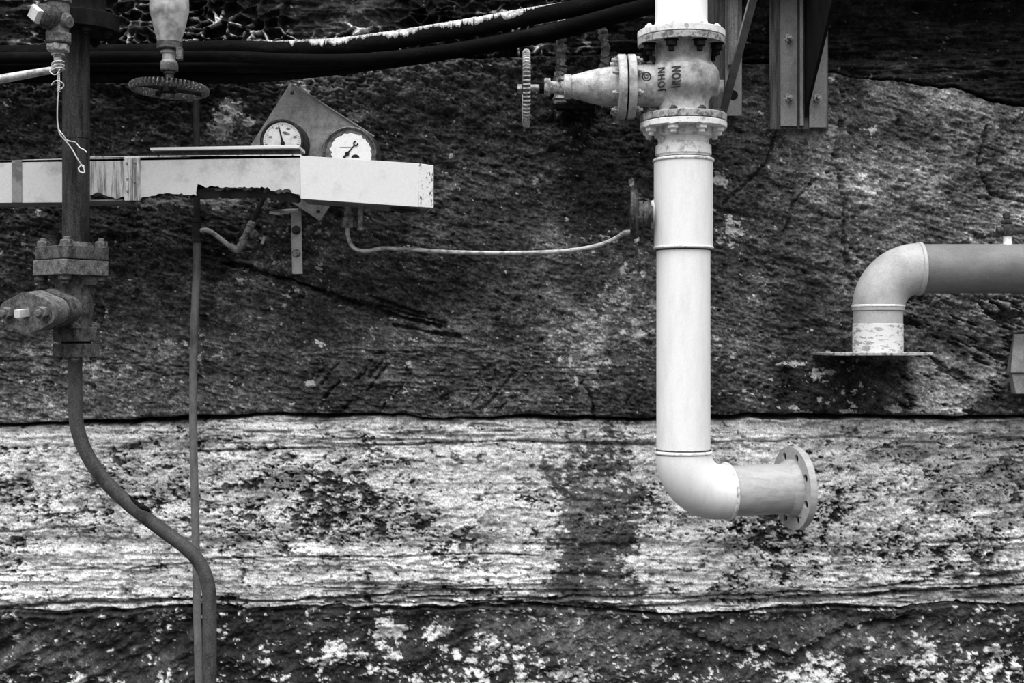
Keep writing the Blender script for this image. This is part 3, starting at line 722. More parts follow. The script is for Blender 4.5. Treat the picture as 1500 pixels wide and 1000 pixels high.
# ------------------------------------------------------------------ diaphragm seal on the sleeve and its capillary tube
dS = 0.36; sS = S(dS)
ds = thing('diaphragm_seal', P(940, 315, dS), 'black round diaphragm seal standing edge-on at the left of the white pipe', 'gauge')
sa = Vector((-1, .12, 0)).normalized(); so = P(957, 313, dS - .02)
obj('clamp_ring', MB().lathe(so, sa, [(3 * sS, 20 * sS), (7 * sS, 20 * sS), (7 * sS, 10 * sS)], 40), M['black_iron'], ds)
obj('body', MB().lathe(so, sa, [(0, 12 * sS), (6 * sS, 12 * sS), (6 * sS, 18 * sS), (13 * sS, 18 * sS), (13 * sS, 16 * sS), (15 * sS, 16 * sS), (15 * sS, 19 * sS), (22 * sS, 19 * sS), (22 * sS, 12 * sS)], 40), M['rust_light'], ds)
df = obj('flange_disc', MB().lathe(so, sa, [(21 * sS, 20 * sS), (22 * sS, 34 * sS), (25 * sS, 37 * sS), (28 * sS, 37 * sS), (28 * sS, 41 * sS), (31 * sS, 41 * sS), (33 * sS, 38 * sS), (34 * sS, 20 * sS)], 48), M['black_iron'], ds)
for k in range(6):
    a = 2 * math.pi * k / 6 + .3; uu = sa.cross(Z).normalized()
    bolt(df, so + sa * 21 * sS + (Z * math.sin(a) + uu * math.cos(a)) * 29 * sS, -sa, 3.4 * sS, 3 * sS, 2 * sS, M['black_iron'])

ct = thing('capillary_tube', P(720, 368, .2), 'thin pale tube sagging from under the white trunking to the black diaphragm seal', 'tube')
def smooth_path(ctrl, n=10):
    c = [Vector(p) for p in ctrl]; c = [c[0] * 2 - c[1]] + c + [c[-1] * 2 - c[-2]]; out = []
    for i in range(1, len(c) - 2):
        p0, p1, p2, p3 = c[i - 1:i + 3]
        for k in range(n):
            q = k / n
            out.append(.5 * ((2 * p1) + (p2 - p0) * q + (2 * p0 - 5 * p1 + 4 * p2 - p3) * q * q + (3 * p1 - p0 - 3 * p2 + p3) * q ** 3))
    out.append(c[-2]); return out
tp = smooth_path([P(509, 330, .2), P(509.5, 344, .2), P(514, 358, .2), P(524, 366, .2), P(540, 367, .2), P(562, 363.5, .2), P(600, 365, .2), P(660, 369, .22), P(730, 370.5, .24), P(790, 369.5, .26), P(840, 366, .29), P(880, 358, .32), P(905, 347, .34), P(916, 340, .35)])
obj('tube', MB().tube(tp, 3.0 * S(.2), 10), M['tube'], ct)
obj('end_fitting', MB().tube([P(909, 344, .345), P(914, 341, .35), P(926, 340, .355)], [3.4 * sS, 4 * sS, 4 * sS], 12), M['brass'], ct)
g2 = S(.2)
mb = MB().prism(P(509.5, 318, .2), -Z, 8.2 * g2, 6 * g2, 6, .2); mb.prism(P(509.5, 324.5, .2), -Z, 8.6 * g2, 9 * g2, 6, .5)
mb.lathe(P(509.5, 300, .2), -Z, [(0, 6 * g2), (18 * g2, 5.5 * g2)], 14)
obj('compression_nut', mb, M['brass'], ct)

# ------------------------------------------------------------------ white trunking with torn and bent parts
dF, dBk = 0.35, 0.20
tr = thing('cable_trunking', P(300, 260, .28), 'long white sheet-metal trunking with a torn rusty underside and bent end', 'trunking')
def panel(name, pts, d, t, mat, parent=tr, bevel=.0012):
    o = P(*pts[0], d); s = S(d)
    return obj(name, MB().plate(o, X, Z, [((x - pts[0][0]) * s, (pts[0][1] - y) * s) for x, y in pts][::-1], (), t), mat, parent, bevel=bevel)
panel('left_panel', [(-120, 237), (18, 235), (18, 297), (-120, 298)], dF, .004, M['trunk'])
panel('joint_band', [(17, 235), (32, 234), (32, 297), (17, 297)], dF + .002, .006, M['trunk_band'])
panel('middle_panel', [(32, 234), (132, 231), (132, 296), (32, 297)], dF, .004, M['trunk'])
rnd = random.Random(3)
def ragged(pts, step, amp):
    out = []
    for (x0, y0), (x1, y1) in zip(pts[:-1], pts[1:]):
        n = max(1, int(math.hypot(x1 - x0, y1 - y0) / step))
        for k in range(n): out.append((x0 + (x1 - x0) * k / n + rnd.uniform(-.4, .4) * amp, y0 + (y1 - y0) * k / n + rnd.uniform(-1, 1) * amp))
    out.append(pts[-1]); return out
jag = ragged([(132, 286), (146, 281), (152, 286), (170, 291), (182, 288)], 4, 1.2)
panel('streaked_panel', [(182, 230), (132, 231)] + jag, dF, .004, M['trunk_streak'], bevel=0)
st = panel('joint_strap', [(182, 231), (205, 230.5), (205, 294), (182, 294)], dF + .004, .006, M['trunk_streak'])
for x, y in ((186, 239), (198, 238), (187, 262), (197, 266), (187, 280)):
    bolt(st, P(x, y, dF + .004), -Y, 2.0 * S(dF), 1.6 * S(dF), 0, M['trunk_band'], 'rivet')
jag = ragged([(205, 291), (220, 286), (246, 283), (262, 283), (276, 286), (287, 285), (289, 271), (300, 273), (330, 274), (372, 275), (392, 274), (397, 280), (410, 278), (424, 277), (428, 283), (441, 286)], 3.5, 1.4)
panel('torn_panel', [(441, 228), (300, 228.5), (205, 230.5)] + jag, dF, .004, M['trunk'], bevel=0)
panel('rust_fringe', ragged([(262, 287), (276, 289), (289, 277), (300, 277.5), (372, 278), (396, 284), (424, 281), (441, 289)], 4, 1.5) + ragged([(441, 296), (428, 297), (410, 294), (392, 290), (330, 290), (300, 291), (286, 290), (262, 288)], 4, 1.8), dF - .012, .004, M['rust_dark'], bevel=0)
mb = MB()
for pts in ([(-120, 238), (132, 232), (132, 292), (-120, 297)], [(132, 232), (441, 230), (441, 272), (132, 280)]):
    mb.plate(P(*pts[0], dBk), X, Z, [((x - pts[0][0]) * S(dBk), (pts[0][1] - y) * S(dBk)) for x, y in pts][::-1], (), .004)
obj('back_panel', mb, M['rust_dark'], tr)
obj('top_panel', MB().hexa([P(-120, 237, dF), P(441, 228, dF), P(441, 231, dF), P(-120, 240, dF)] + [P(-120, 237, dBk) + Z * (P(0, 237, dF).z - P(0, 237, dBk).z), P(441, 228, dBk) + Z * (P(0, 228, dF).z - P(0, 228, dBk).z), P(441, 231, dBk) + Z * (P(0, 231, dF).z - P(0, 231, dBk).z), P(-120, 240, dBk) + Z * (P(0, 240, dF).z - P(0, 240, dBk).z)]), M['trunk_band'], tr)
obj('bottom_panel', MB().hexa([P(-120, 295, dF - .004), P(180, 292, dF - .004), P(180, 294, dF - .004), P(-120, 297, dF - .004)] + [p + Y * (dF - dBk) for p in (P(-120, 295, dF - .004), P(180, 292, dF - .004), P(180, 294, dF - .004), P(-120, 297, dF - .004))]), M['trunk_band'], tr)
# the bent end box
q = [(440, 228), (613, 239), (613, 303), (440, 291)]
panel('end_front', q, dF + .004, .005, M['trunk_end'])
panel('end_edge', [(613, 239), (635, 242), (635, 304.5), (613, 303)], dF + .004, .005, M['trunk_rust'])
fr = [P(x, y, dF + .002) for x, y in ((440, 229), (635, 242.5), (635, 304), (440, 291))]
wq = Y * .165
obj('end_bottom', MB().hexa([fr[3], fr[2], fr[2] + Z * .004, fr[3] + Z * .004] + [p + wq for p in (fr[3], fr[2] - X * .03, fr[2] - X * .03 + Z * .004, fr[3] + Z * .004)]), M['trunk_band'], tr)
obj('end_top', MB().hexa([fr[0], fr[1], fr[1] - Z * .004, fr[0] - Z * .004] + [p + wq for p in (fr[0], fr[1] - X * .03, fr[1] - X * .03 - Z * .004, fr[0] - Z * .004)]), M['trunk_band'], tr)
obj('end_cap', MB().hexa([fr[1], fr[1] - X * .004, fr[2] - X * .004, fr[2]] + [p + wq - X * .03 for p in (fr[1], fr[1] - X * .004, fr[2] - X * .004, fr[2])]), M['trunk'], tr)
kc = (fr[2] + fr[3]) / 2 + (fr[2] - fr[3]) * .27 + wq * .5
obj('knockout_ring', MB().torus(kc - Z * .002, (fr[2] - fr[3]).cross(Y), .042, .004, 36, 8), M['black_iron'], tr)
obj('knockout', MB().lathe(kc + Z * .002, (fr[2] - fr[3]).cross(Y), [(-.004, .04), (.004, .04)], 32), M['dark_void'], tr)
for x, y0 in ((528, 300),):
    obj('drain_stub', MB().lathe(P(x, y0, .24), -Z, [(0, 4.2 * S(.24)), (33 * S(.24), 4.0 * S(.24)), (34 * S(.24), 5 * S(.24)), (37 * S(.24), 5 * S(.24))], 14), M['brass'], tr)
obj('upper_flange', MB().hexa([P(441, 226, dF), P(441, 229, dF), P(132, 232, dF), P(132, 229, dF)] + [p + Y * .03 for p in (P(441, 226, dF), P(441, 229, dF), P(132, 232, dF), P(132, 229, dF))]), M['trunk_rust'], tr)
lid = thing('trunking_lid', P(330, 216, .3), 'narrow white lid strip lying loose above the trunking, before the left gauge', 'lid')
lf = .36
fr2 = [P(220, 216, lf), P(438, 212.5, lf), P(442, 215.5, lf), P(438, 217, lf), P(220, 220, lf)]
mb = MB().hexa([fr2[0], fr2[1], fr2[3], fr2[4]] + [p + Y * .12 for p in (fr2[0], fr2[1], fr2[3], fr2[4])])
obj('strip', mb, M['trunk_end'], lid, bevel=.001)
mb = MB().hexa([P(224, 219, lf - .02), P(440, 216, lf - .02), P(440, 226, lf - .02), P(224, 226.5, lf - .02)] + [p + Y * .004 for p in (P(224, 219, lf - .02), P(440, 216, lf - .02), P(440, 226, lf - .02), P(224, 226.5, lf - .02))])
obj('gap_shade_strip', mb, M['black_iron'], lid)  # black strip added to stand in for the shaded gap under the lid

# ------------------------------------------------------------------ gauge plate and gauges
dG = .07; sG = S(dG)
gp = thing('gauge_plate', P(447, 222, dG), 'square galvanised plate hung cornerwise behind the trunking, carrying two dials', 'plate')
ua = Vector((.842, 0, -.539)); vb = Vector((.539, 0, .842)); L = 146 * sG
o0 = P(425, 122, dG)
hl_ = [circ(10 * sG, -10 * sG, 2.8 * sG, 14), circ(L - 10 * sG, -L + 10 * sG, 2.8 * sG, 14)]
obj('plate', MB().plate(o0, ua, vb, [(2 * sG, 0), (0, -2 * sG), (0, -L), (L, -L), (L, 0)], hl_, .006), M['gauge_plate'], gp, bevel=.001)
obj('folded_edge', MB().hexa([o0 + ua * 2 * sG, o0 + ua * L, o0 + ua * L + vb * .004, o0 + ua * 2 * sG + vb * .004] + [p - Y * .010 for p in (o0 + ua * 2 * sG, o0 + ua * L, o0 + ua * L + vb * .004, o0 + ua * 2 * sG + vb * .004)]), M['gauge_plate'], gp)
for x, y in ((455, 175), (440, 270)):
    obj('standoff', MB().lathe(P(x, y, dG - .004), Y, [(0, .012), (dG, .012)], 12), M['rust_dark'], gp)

def gauge(name, px, py, R, Rd, dface, casing, bezel, dial, label):
    s = S(dface); g = thing(name, P(px, py, dface), label, 'gauge')
    c = P(px, py, dface)
    obj('casing', MB().lathe(Vector((c.x, -dG - .0, c.z)), -Y, [(0, R * 1.04 * s), (.012, R * 1.06 * s), (dface - dG - .012, R * .98 * s), (dface - dG - .010, R * .8 * s)], 56), casing, g)
    obj('bezel', MB().lathe(Vector((c.x, -dface + .014, c.z)), -Y, [(0, R * .97 * s), (.004, R * s), (.012, R * s), (.017, (R - 1.2) * s), (.018, (R - 2.6) * s), (.014, (Rd + 1.6) * s), (.009, Rd * s), (.006, Rd * s), (.006, Rd * .4 * s)], 56, cap=False), bezel, g)
    dl = obj('dial', MB().lathe(Vector((c.x, -dface + .006, c.z)), -Y, [(0, (Rd + 1) * s), (.003, (Rd + 1) * s)], 48), dial, g)
    return g, c, s, dl
def flat(c, pts, s, y):
    return [Vector((c.x + x * s, y, c.z + z * s)) for x, z in pts]
def needle(g, c, s, a, ln, tail, w, tip=None):
    e = Vector((math.cos(a), 0, math.sin(a))); n_ = Vector((-e.z, 0, e.x)); y0 = Vector((c.x, -dface_ - .0062, c.z))
    def poly(mb, pts):
        mb.add(pts + [p + Y * .0015 for p in pts], [tuple(range(len(pts))), tuple(range(len(pts), 2 * len(pts)))[::-1]] + [(i, (i + 1) % len(pts), (i + 1) % len(pts) + len(pts), i + len(pts)) for i in range(len(pts))])
    mb = MB(); poly(mb, [y0 - e * tail * s - n_ * w * 1.2 * s, y0 + e * ln * s - n_ * w * .35 * s, y0 + e * ln * s + n_ * w * .35 * s, y0 - e * tail * s + n_ * w * 1.2 * s])
    nd = obj('needle', mb, M['ink'], g)
    obj('pivot', MB().lathe(y0 + Y * .002, -Y, [(0, 3.2 * s), (.004, 3.0 * s), (.005, 1.5 * s)], 20), M['ink'], nd)
    return nd, y0, e
dface_ = .165
g1, c1, s1, d1 = gauge('pressure_gauge', 413, 206.5, 32.5, 27, dface_ + .006, M['bezel'], M['bezel'], M['dial'], 'smaller black-rimmed gauge on the left, half hidden by the lid strip')
needle(g1, c1 - X * 0 + Vector((1 * s1, 0, -3 * s1)), s1, math.radians(103), 26, 3, 1.5)
def ink_spot(g, c, s, x, z, rx, rz, mat, rot=0, name='print_mark'):
    ca, sa_ = math.cos(rot), math.sin(rot); pts = []
    for k in range(14):
        a = 2 * math.pi * k / 14; p, q_ = rx * math.cos(a), rz * math.sin(a); pts.append((x + p * ca - q_ * sa_, z + p * sa_ + q_ * ca))
    return pts
def tick_ring(g, c, s, R0, R1, a0, a1, n_, big, y):
    mb = MB()
    for k in range(n_ + 1):
        a = a0 + (a1 - a0) * k / n_; r0 = R0 - (2.0 if k % big == 0 else 0); w = .35 if k % big else .6
        e = (math.cos(a), math.sin(a)); t_ = (-e[1], e[0])
        pts = [Vector((c.x + (e[0] * rr + t_[0] * ww) * s, y, c.z + (e[1] * rr + t_[1] * ww) * s)) for rr, ww in ((r0, -w), (R1, -w), (R1, w), (r0, w))]
        mb.add(pts, [(0, 1, 2, 3)])
    return obj('scale_marks', mb, M['ink_soft'], g)
yd = -dface_ - .0006
tick_ring(g1, c1, s1, 24, 25.8, math.radians(-45), math.radians(225), 40, 5, -dface_ - .0034)
for (x, z, rx, rz, ro) in ((-7, 19, 3, 1.6, .2), (9, 18, 3, 1.6, -.3), (-17, 6, 2.8, 1.6, .1), (19, 6, 3, 1.8, 0), (6, 11.5, 6, 2.2, -.3)):
    pts = ink_spot(g1, c1, s1, x, z, rx, rz, None, ro); mb = MB()
    mb.add([Vector((c1.x + a * s1, -dface_ - .0036, c1.z + b_ * s1)) for a, b_ in pts], [tuple(range(14))])
    obj('dial_mark', mb, M['ink_soft'], d1)
g2_, c2, s2, d2 = gauge('pressure_gauge', 511.5, 225, 41, 34, dface_ + .006, M['bezel_grey'], M['bezel_grey'], M['dial_grime'], 'larger steel-rimmed gauge on the right with a ragged white dial')
rim = []
for k in range(72):
    a = 2 * math.pi * k / 72; r_ = 31 + rnd.uniform(-1.3, .9) + (.7 if k % 3 == 0 else -.4)
    if math.cos(a) < -.5 and math.sin(a) < .1: r_ -= 3.5
    rim.append((r_ * math.cos(a) * s2, r_ * .97 * math.sin(a) * s2))
obj('dial_face', MB().plate(Vector((c2.x + 1.5 * s2, -dface_ - .0042, c2.z)), X, Z, rim, (), .001), M['dial_white'], g2_)
nd, y0, e = needle(g2_, c2 + Vector((-3 * s2, 0, 0 * s2)), s2, math.radians(50), 17.5, 8, 1.3)
obj('needle_crescent', MB().tube([y0 + e * 19.5 * s2 + (Vector((math.cos(a), 0, math.sin(a)))) * 3 * s2 for a in [math.radians(50 + 40 + 28 * k) for k in range(11)]], 1.0 * s2, 8), M['ink'], nd)
mb = MB(); mb.add([Vector((c2.x + a * s2, -dface_ - .0046, c2.z + b_ * s2)) for a, b_ in ((-14, 9.3), (4, 9.3), (4, 10), (-14, 10))], [(0, 1, 2, 3)])
obj('dial_line', mb, M['ink_soft'], d2); mb = MB()
mb.add([Vector((c2.x + a * s2, -dface_ - .0046, c2.z + b_ * s2)) for a, b_ in [(9 + 6 * math.cos(math.pi * k / 10), -6 + 5 * math.sin(math.pi * k / 10)) for k in range(11)]], [tuple(range(11))])
obj('dial_mark', mb, M['ink'], d2)

# ------------------------------------------------------------------ angle bracket below the trunking
lb = thing('angle_bracket', P(435, 340, .02), 'pale strap bracket bolted to the dark stone below the torn trunking', 'bracket')
dL = .035
vp = panel('wall_leg', [(426, 304), (441, 304), (443, 401), (428, 401)], dL, .009, M['bracket_white'], lb)
a0, a1 = P(425.5, 305, dL), P(441, 305, dL); c0, c1_ = P(394, 309, .24), P(410, 311, .24)
obj('top_leg', MB().hexa([a0, a1, a1 - Z * .009, a0 - Z * .009] + [c0, c1_, c1_ - Z * .009, c0 - Z * .009]), M['bracket_white'], lb, bevel=.001)
for y in (337, 371):
    bolt(vp, P(434, y, dL), -Y, 5.4 * S(dL), 4 * S(dL), 3 * S(dL) if y < 350 else .001, M['rust'] if y < 350 else M['brass'])
obj('anchor_plug', MB().lathe(P(434, 345, dL - .006), Y, [(0, .006), (dL + .002, .006)], 10), M['rust_dark'], lb)

# ------------------------------------------------------------------ thin conduit, its branch and tap
dC = .10; sC = S(dC)
cn = thing('conduit_pipe', P(290, 1227, dC), 'thin straight grey conduit running down the wall behind the bent pipe', 'pipe')
cp = [P(287, 120, dC), P(288, 230, dC), P(288.5, 340, dC), P(288, 400, dC), P(284.5, 480, dC), P(283, 560, dC), P(283.5, 650, dC), P(286, 760, dC), P(288.5, 880, dC), P(291, 1000, dC), P(292, 1105, dC), P(292, 1120, dC)]
cp[-1].z = 0.0; cp[-2].z = .1
sm = smooth_path(cp, 8)
obj('upper_length', MB().tube([p for p in sm if p.z > P(0, 352, dC).z], 5.0 * sC, 14), M['conduit_dark'], cn)
obj('lower_length', MB().tube([p for p in sm if p.z < P(0, 345, dC).z], 5.9 * sC, 14), M['conduit'], cn)
obj('tee_coupling', MB().lathe(P(288, 320, dC), -Z, [(0, 6 * sC), (1 * sC, 7.4 * sC), (5 * sC, 7.4 * sC), (6 * sC, 6.6 * sC), (30 * sC, 6.6 * sC), (31 * sC, 7.4 * sC), (35 * sC, 7.4 * sC), (36 * sC, 6 * sC)], 20), M['conduit_dark'], cn)
tpz = thing('branch_tap', P(345, 345, dC), 'small branch pipe with an elbow and T-handled stop tap beside the conduit', 'tap')
bp_ = smooth_path([P(292, 338, dC), P(302, 337, dC), P(313, 342, dC), P(326, 352, dC), P(338, 361, dC), P(346, 364, dC), P(352, 359, dC), P(357, 350, dC)], 6)
obj('branch_pipe', MB().tube(bp_, 3.6 * sC, 12), M['tube'], tpz)
mb = MB().tube(smooth_path([P(337, 360, dC), P(346, 365, dC), P(353, 359, dC), P(358, 350, dC)], 5), [5.6 * sC] * 16, 14)
obj('elbow', mb, M['brass'], tpz)
d1_ = (P(372, 322, dC) - P(353, 358, dC)).normalized()
mb = MB().lathe(P(355, 354, dC), d1_, [(0, 6.2 * sC), (5 * sC, 6.2 * sC), (6 * sC, 4.8 * sC), (14 * sC, 5.4 * sC), (24 * sC, 5.2 * sC), (25 * sC, 6.4 * sC), (31 * sC, 6.4 * sC), (34 * sC, 4 * sC)], 16)
obj('tap_body', mb, M['brass'], tpz)
obj('feed_pipe', MB().tube([P(371, 324, dC), P(376, 312, dC), P(388, 285, dC), P(393, 272, dC)], 3.6 * sC, 12), M['conduit_dark'], tpz)
d2_ = (P(393, 355, dC + .03) - P(366, 341, dC)).normalized()
mb = MB().lathe(P(365, 340, dC), d2_, [(0, 4.5 * sC), (6 * sC, 5 * sC), (7 * sC, 7 * sC), (12 * sC, 7 * sC), (13 * sC, 5.5 * sC), (19 * sC, 4.8 * sC)], 16)
obj('bonnet', mb, M['rust_light'], tpz)
hp = P(386, 351.5, dC + .02); tx = Vector((.35, 0, 1)).normalized()
obj('spindle', MB().tube([P(378, 347, dC + .012), hp], 2.0 * sC, 10), M['brass'], tpz)
obj('t_handle', MB().tube([hp - tx * 6 * sC, hp - tx * 2 * sC, hp + tx * 2 * sC, hp + tx * 6 * sC], [2.8 * sC, 2.0 * sC, 2.0 * sC, 2.8 * sC], 10), M['tube'], tpz)
obj('wall_clip', MB().lathe(P(372, 330, dC), Y, [(0, 3 * sC), (dC, 3 * sC)], 10), M['rust_dark'], tpz)

# ------------------------------------------------------------------ rusty standpipe, flanged cock and bent pipe on the left
dP = .46; sP = S(dP)
sp_ = thing('standpipe', P(112, 390, dP), 'thick dark rusty standpipe passing in front of the white trunking', 'pipe')
obj('pipe', vlathe(MB(), 111.5, dP, [(TOPV, 19.5), (366, 19.5)], 40), M['rust_pipe'], sp_)
obj('clamp_band', vlathe(MB(), 111.5, dP, [(193, 19.5), (194, 20.4), (203, 20.4), (204, 19.5)], 40), M['rust_pipe'], sp_)
uf = round_flange('top_flange', sp_, 113, dP, 24, 48, 60, M['rust_dark'])
obj('top_hub', vlathe(MB(), 113, dP, [(TOPV, 40), (10, 40), (20, 42), (25, 44)], 40), M['rust_dark'], sp_)
for k in range(8):
    a = 2 * math.pi * (k + .3) / 8
    bolt(uf, P(113, 48, dP) + (X * math.cos(a) - Y * math.sin(a)) * 48 * sP, -Z, 8 * sP, 8 * sP, 4 * sP, M['rust_dark'])
def square_flange(name, parent, px, d, y0, y1, half, ang, mat, cut=.12):
    s = S(d); u_ = Vector((math.cos(ang), -math.sin(ang), 0)); v_ = Vector((math.sin(ang), math.cos(ang), 0)); h = half * s; c = h * cut
    poly = [(-h + c, -h), (h - c, -h), (h, -h + c), (h, h - c), (h - c, h), (-h + c, h), (-h, h - c), (-h, -h + c)]
    return obj(name, MB().plate(P(px, y0, d), u_, v_, poly, (), (y1 - y0) * s), mat, parent, bevel=.002), u_, v_, s
sa_ang = math.radians(38)
f1_, u_, v_, s_ = square_flange('flange', sp_, 106, dP, 362, 381, 39, sa_ang, M['rust'])
for i in (-1, 1):
    for j in (-1, 1):
        bolt(f1_, P(106, 363, dP) + u_ * i * 29 * s_ + v_ * j * 29 * s_, Z, 9 * s_, 10 * s_, 5 * s_, M['rust_light'])
obj('hub', vlathe(MB(), 111.5, dP, [(355, 20), (358, 24), (364, 27)], 32), M['rust'], sp_)

ck = thing('plug_cock', P(105, 450, dP), 'rusted flanged plug cock below the standpipe, its oval cover facing forward', 'valve')
f2_, u_, v_, s_ = square_flange('upper_flange', ck, 104, dP, 382, 404, 40, sa_ang, M['rust_light'])
for i in (-1, 1):
    for j in (-1, 1):
        bolt(f2_, P(104, 403, dP) + u_ * i * 30 * s_ + v_ * j * 30 * s_, -Z, 9.5 * s_, 9 * s_, 6 * s_, M['rust'])
mb = vlathe(MB(), 107, dP, [(400, 33), (408, 30), (418, 25), (428, 25), (438, 28), (450, 29.5), (462, 28), (474, 24), (482, 25)], 40)
mb.prism(P(128, 404, dP), -Z, 16 * sP, 14 * sP, 8, .2); 
obj('body', mb, M['rust'], ck)
cb0 = P(104, 449, dP); ca_ = (P(38, 458, .62) - cb0).normalized()
obj('side_neck', MB().lathe(cb0, ca_, [(0, 25 * sP), (22 * sP, 25 * sP), (32 * sP, 28 * sP), (36 * sP, 30 * sP)], 40), M['rust'], ck)
cu_ = ca_.cross(Z).normalized(); cv_ = cu_.cross(ca_).normalized()
if cu_.x < 0: cu_, cv_ = -cu_, cv_
def oval(r, L_, rl):
    pts = []
    for k in range(48):
        a = 2 * math.pi * k / 48; x, y = r * math.cos(a), r * math.sin(a)
        pts.append((x, y))
    # hull of a disc and two lugs
    al = math.acos((r - rl) / L_); out = []
    for (cx, rad, b0_, b1_) in ((0, r, al, math.pi - al), (-L_, rl, math.pi - al, math.pi + al), (0, r, math.pi + al, 2 * math.pi - al), (L_, rl, -al, al)):
        for k in range(12): 
            a = b0_ + (b1_ - b0_) * k / 11; out.append((cx + rad * math.cos(a), rad * math.sin(a)))
    return [(x * sP, y * sP) for x, y in out]
def oval_plate(name, t0, t1, r, L_, rl, mat):
    n_ = cu_.cross(cv_).normalized(); o_ = cb0 + ca_ * (t1 if n_.dot(ca_) > 0 else t0) * sP
    return obj(name, MB().plate(o_, cu_, cv_, oval(r, L_, rl), (), (t1 - t0) * sP), mat, ck, bevel=.003)
oval_plate('back_flange', 34, 54, 29, 33, 18, M['rust'])
cvp = oval_plate('cover', 59, 88, 29, 33, 18, M['rust_light'])
obj('cover_gasket', MB().lathe(cb0 + ca_ * 53 * sP, ca_, [(0, 25 * sP), (7 * sP, 25 * sP)], 32), M['rust_dark'], ck)
for i in (-1, 1):
    bolt(cvp, cb0 + ca_ * 88 * sP + cu_ * i * 33 * sP, ca_, 10 * sP, 11 * sP, 6 * sP, M['rust_light'])
so_ = cb0 + ca_ * 96 * sP - cu_ * 1 * sP
sq = MB().box(so_, cu_ * 5.5 * sP, cv_ * 5.5 * sP, ca_ * 10 * sP)
obj('square_spindle', sq, M['bracket_white'], cvp, bevel=.001)
f3_, u_, v_, s_ = square_flange('lower_flange', ck, 112, dP, 479, 500, 24.5, math.radians(30), M['rust'])
for i in (-1, 1):
    for j in (-1, 1):
        bolt(f3_, P(112, 480, dP) + u_ * i * 18 * s_ + v_ * j * 18 * s_, Z, 6.5 * s_, 6 * s_, 3 * s_, M['rust_light'])

obj('gasket', MB().lathe(P(111.5, 499, dP), -Z, [(0, 21 * sP), (5 * sP, 21 * sP)], 24), M['rust_dark'], ck)
bt = thing('bent_pipe', P(305, 1227, .4), 'dark rusty pipe bending diagonally across the pale stone, with a split', 'pipe')
f4_, u_, v_, s_ = square_flange('flange', bt, 111.5, dP, 503, 523, 24.5, math.radians(30), M['rust'])
for i in (-1, 1):
    for j in (-1, 1):
        bolt(f4_, P(111.5, 522, dP) + u_ * i * 18 * s_ + v_ * j * 18 * s_, -Z, 6.5 * s_, 6 * s_, 3 * s_, M['rust'])
ctrl = [(110, 520), (110, 560), (110.5, 600), (115, 634), (129, 668), (152, 702), (184, 734), (215, 759), (243, 780), (270, 800), (288, 818), (300, 840), (306, 866), (307, 900), (307, 960), (307, 1040)]
pts = [P(x, y, dP - .05 * min(1, i / 10)) for i, (x, y) in enumerate(ctrl)]
lastp = pts[-1].copy(); lastp.z = .2; l2 = lastp.copy(); l2.z = 0.0; pts += [lastp, l2]
path = smooth_path(pts, 8)
obj('pipe', MB().tube(path, 10.3 * sP, 24), M['bent_pipe'], bt)
# torn wrapping half way down the slope
i0 = min(range(len(path)), key=lambda k: (path[k] - P(200, 747, dP - .03)).length)
mb = MB()
for k in range(-4, 6):
    p = path[i0 + k] if 0 <= i0 + k < len(path) else path[i0]
seg_ = smooth_path([P(190, 725, dP - .005), P(198, 734, dP), P(207, 741, dP), P(216, 745, dP - .005), P(221, 750, dP - .01)], 5)
obj('split_seam', MB().tube([p + Vector((0, -.004, 0)) for p in seg_], [1 * sP, 2, 3, 3, 4, 3.5, 4.5, 3, 5, 4, 5.5, 5, 6, 5, 4.5, 5, 4, 3, 3, 2, 1][:len(seg_)] and [sP * q for q in [1, 1.6, 2, 2.6, 3, 2.6, 3.2, 2.8, 3.6, 3, 4, 3.6, 4.2, 3.6, 4, 3.2, 3, 2.4, 2, 1.4, .8]][:len(seg_)], 8), M['dark_void'], bt)

# ------------------------------------------------------------------ small drain cock, its pipe and the hanging wire (top left)
dD = .64; sD = S(dD)
dc = thing('drain_cock', P(85, 40, dD), 'small grey cock with a square-headed plug in the top corner', 'valve')
mb = vlathe(MB(), 85, dD, [(TOPV, 12), (-6, 12), (-5, 19), (4, 19), (5, 16), (18, 17), (34, 17.5), (44, 15.5), (50, 16)], 32)
mb.lathe(P(88, 30, dD), Vector((.8, -.4, -.2)), [(0, 13 * sD), (14 * sD, 12 * sD), (20 * sD, 8 * sD)], 24)
obj('body', mb, M['rust_light'], dc)
pa = Vector((-.52, -.85, -.06)).normalized()
obj('side_plug', MB().lathe(P(84, 26, dD), pa, [(0, 17 * sD), (14 * sD, 19 * sD), (20 * sD, 19 * sD), (21 * sD, 16 * sD), (28 * sD, 16 * sD), (34 * sD, 15 * sD), (35 * sD, 13 * sD)], 32), M['rust'], dc)
obj('square_head', MB().prism(P(84, 26, dD) + pa * 32 * sD, pa, 14.5 * sD, 12 * sD, 4, .15, .3), M['bracket_white'], dc)
obj('hex_nut', MB().prism(P(85.5, 49, dD), -Z, 20.5 * sD, 15 * sD, 6, .2), M['rust_light'], dc)
obj('small_hex_nut', MB().prism(P(85, 65, dD), -Z, 16.5 * sD, 10.5 * sD, 6, .45), M['rim_worn'], dc)
obj('hose_tail', vlathe(MB(), 85, dD, [(74, 11), (78, 8), (79, 9.5), (81, 9.5), (82, 7), (83.5, 7.5), (85, 6), (91, 5.6), (92, 7), (94, 5.6), (98, 6.4), (103, 8), (104, 5)], 24), M['rim_worn'], dc)
dr = thing('drain_pipe', P(40, 111, dD), 'thin pale pipe running level from the cock out past the frame edge', 'pipe')
obj('tube', MB().tube([P(-80, 129, dD), P(0, 116, dD), P(40, 109, dD), P(74, 103, dD), P(80, 102, dD)], [7 * sD, 6.6 * sD, 6 * sD, 5.4 * sD, 4.6 * sD], 18), M['tube'], dr)
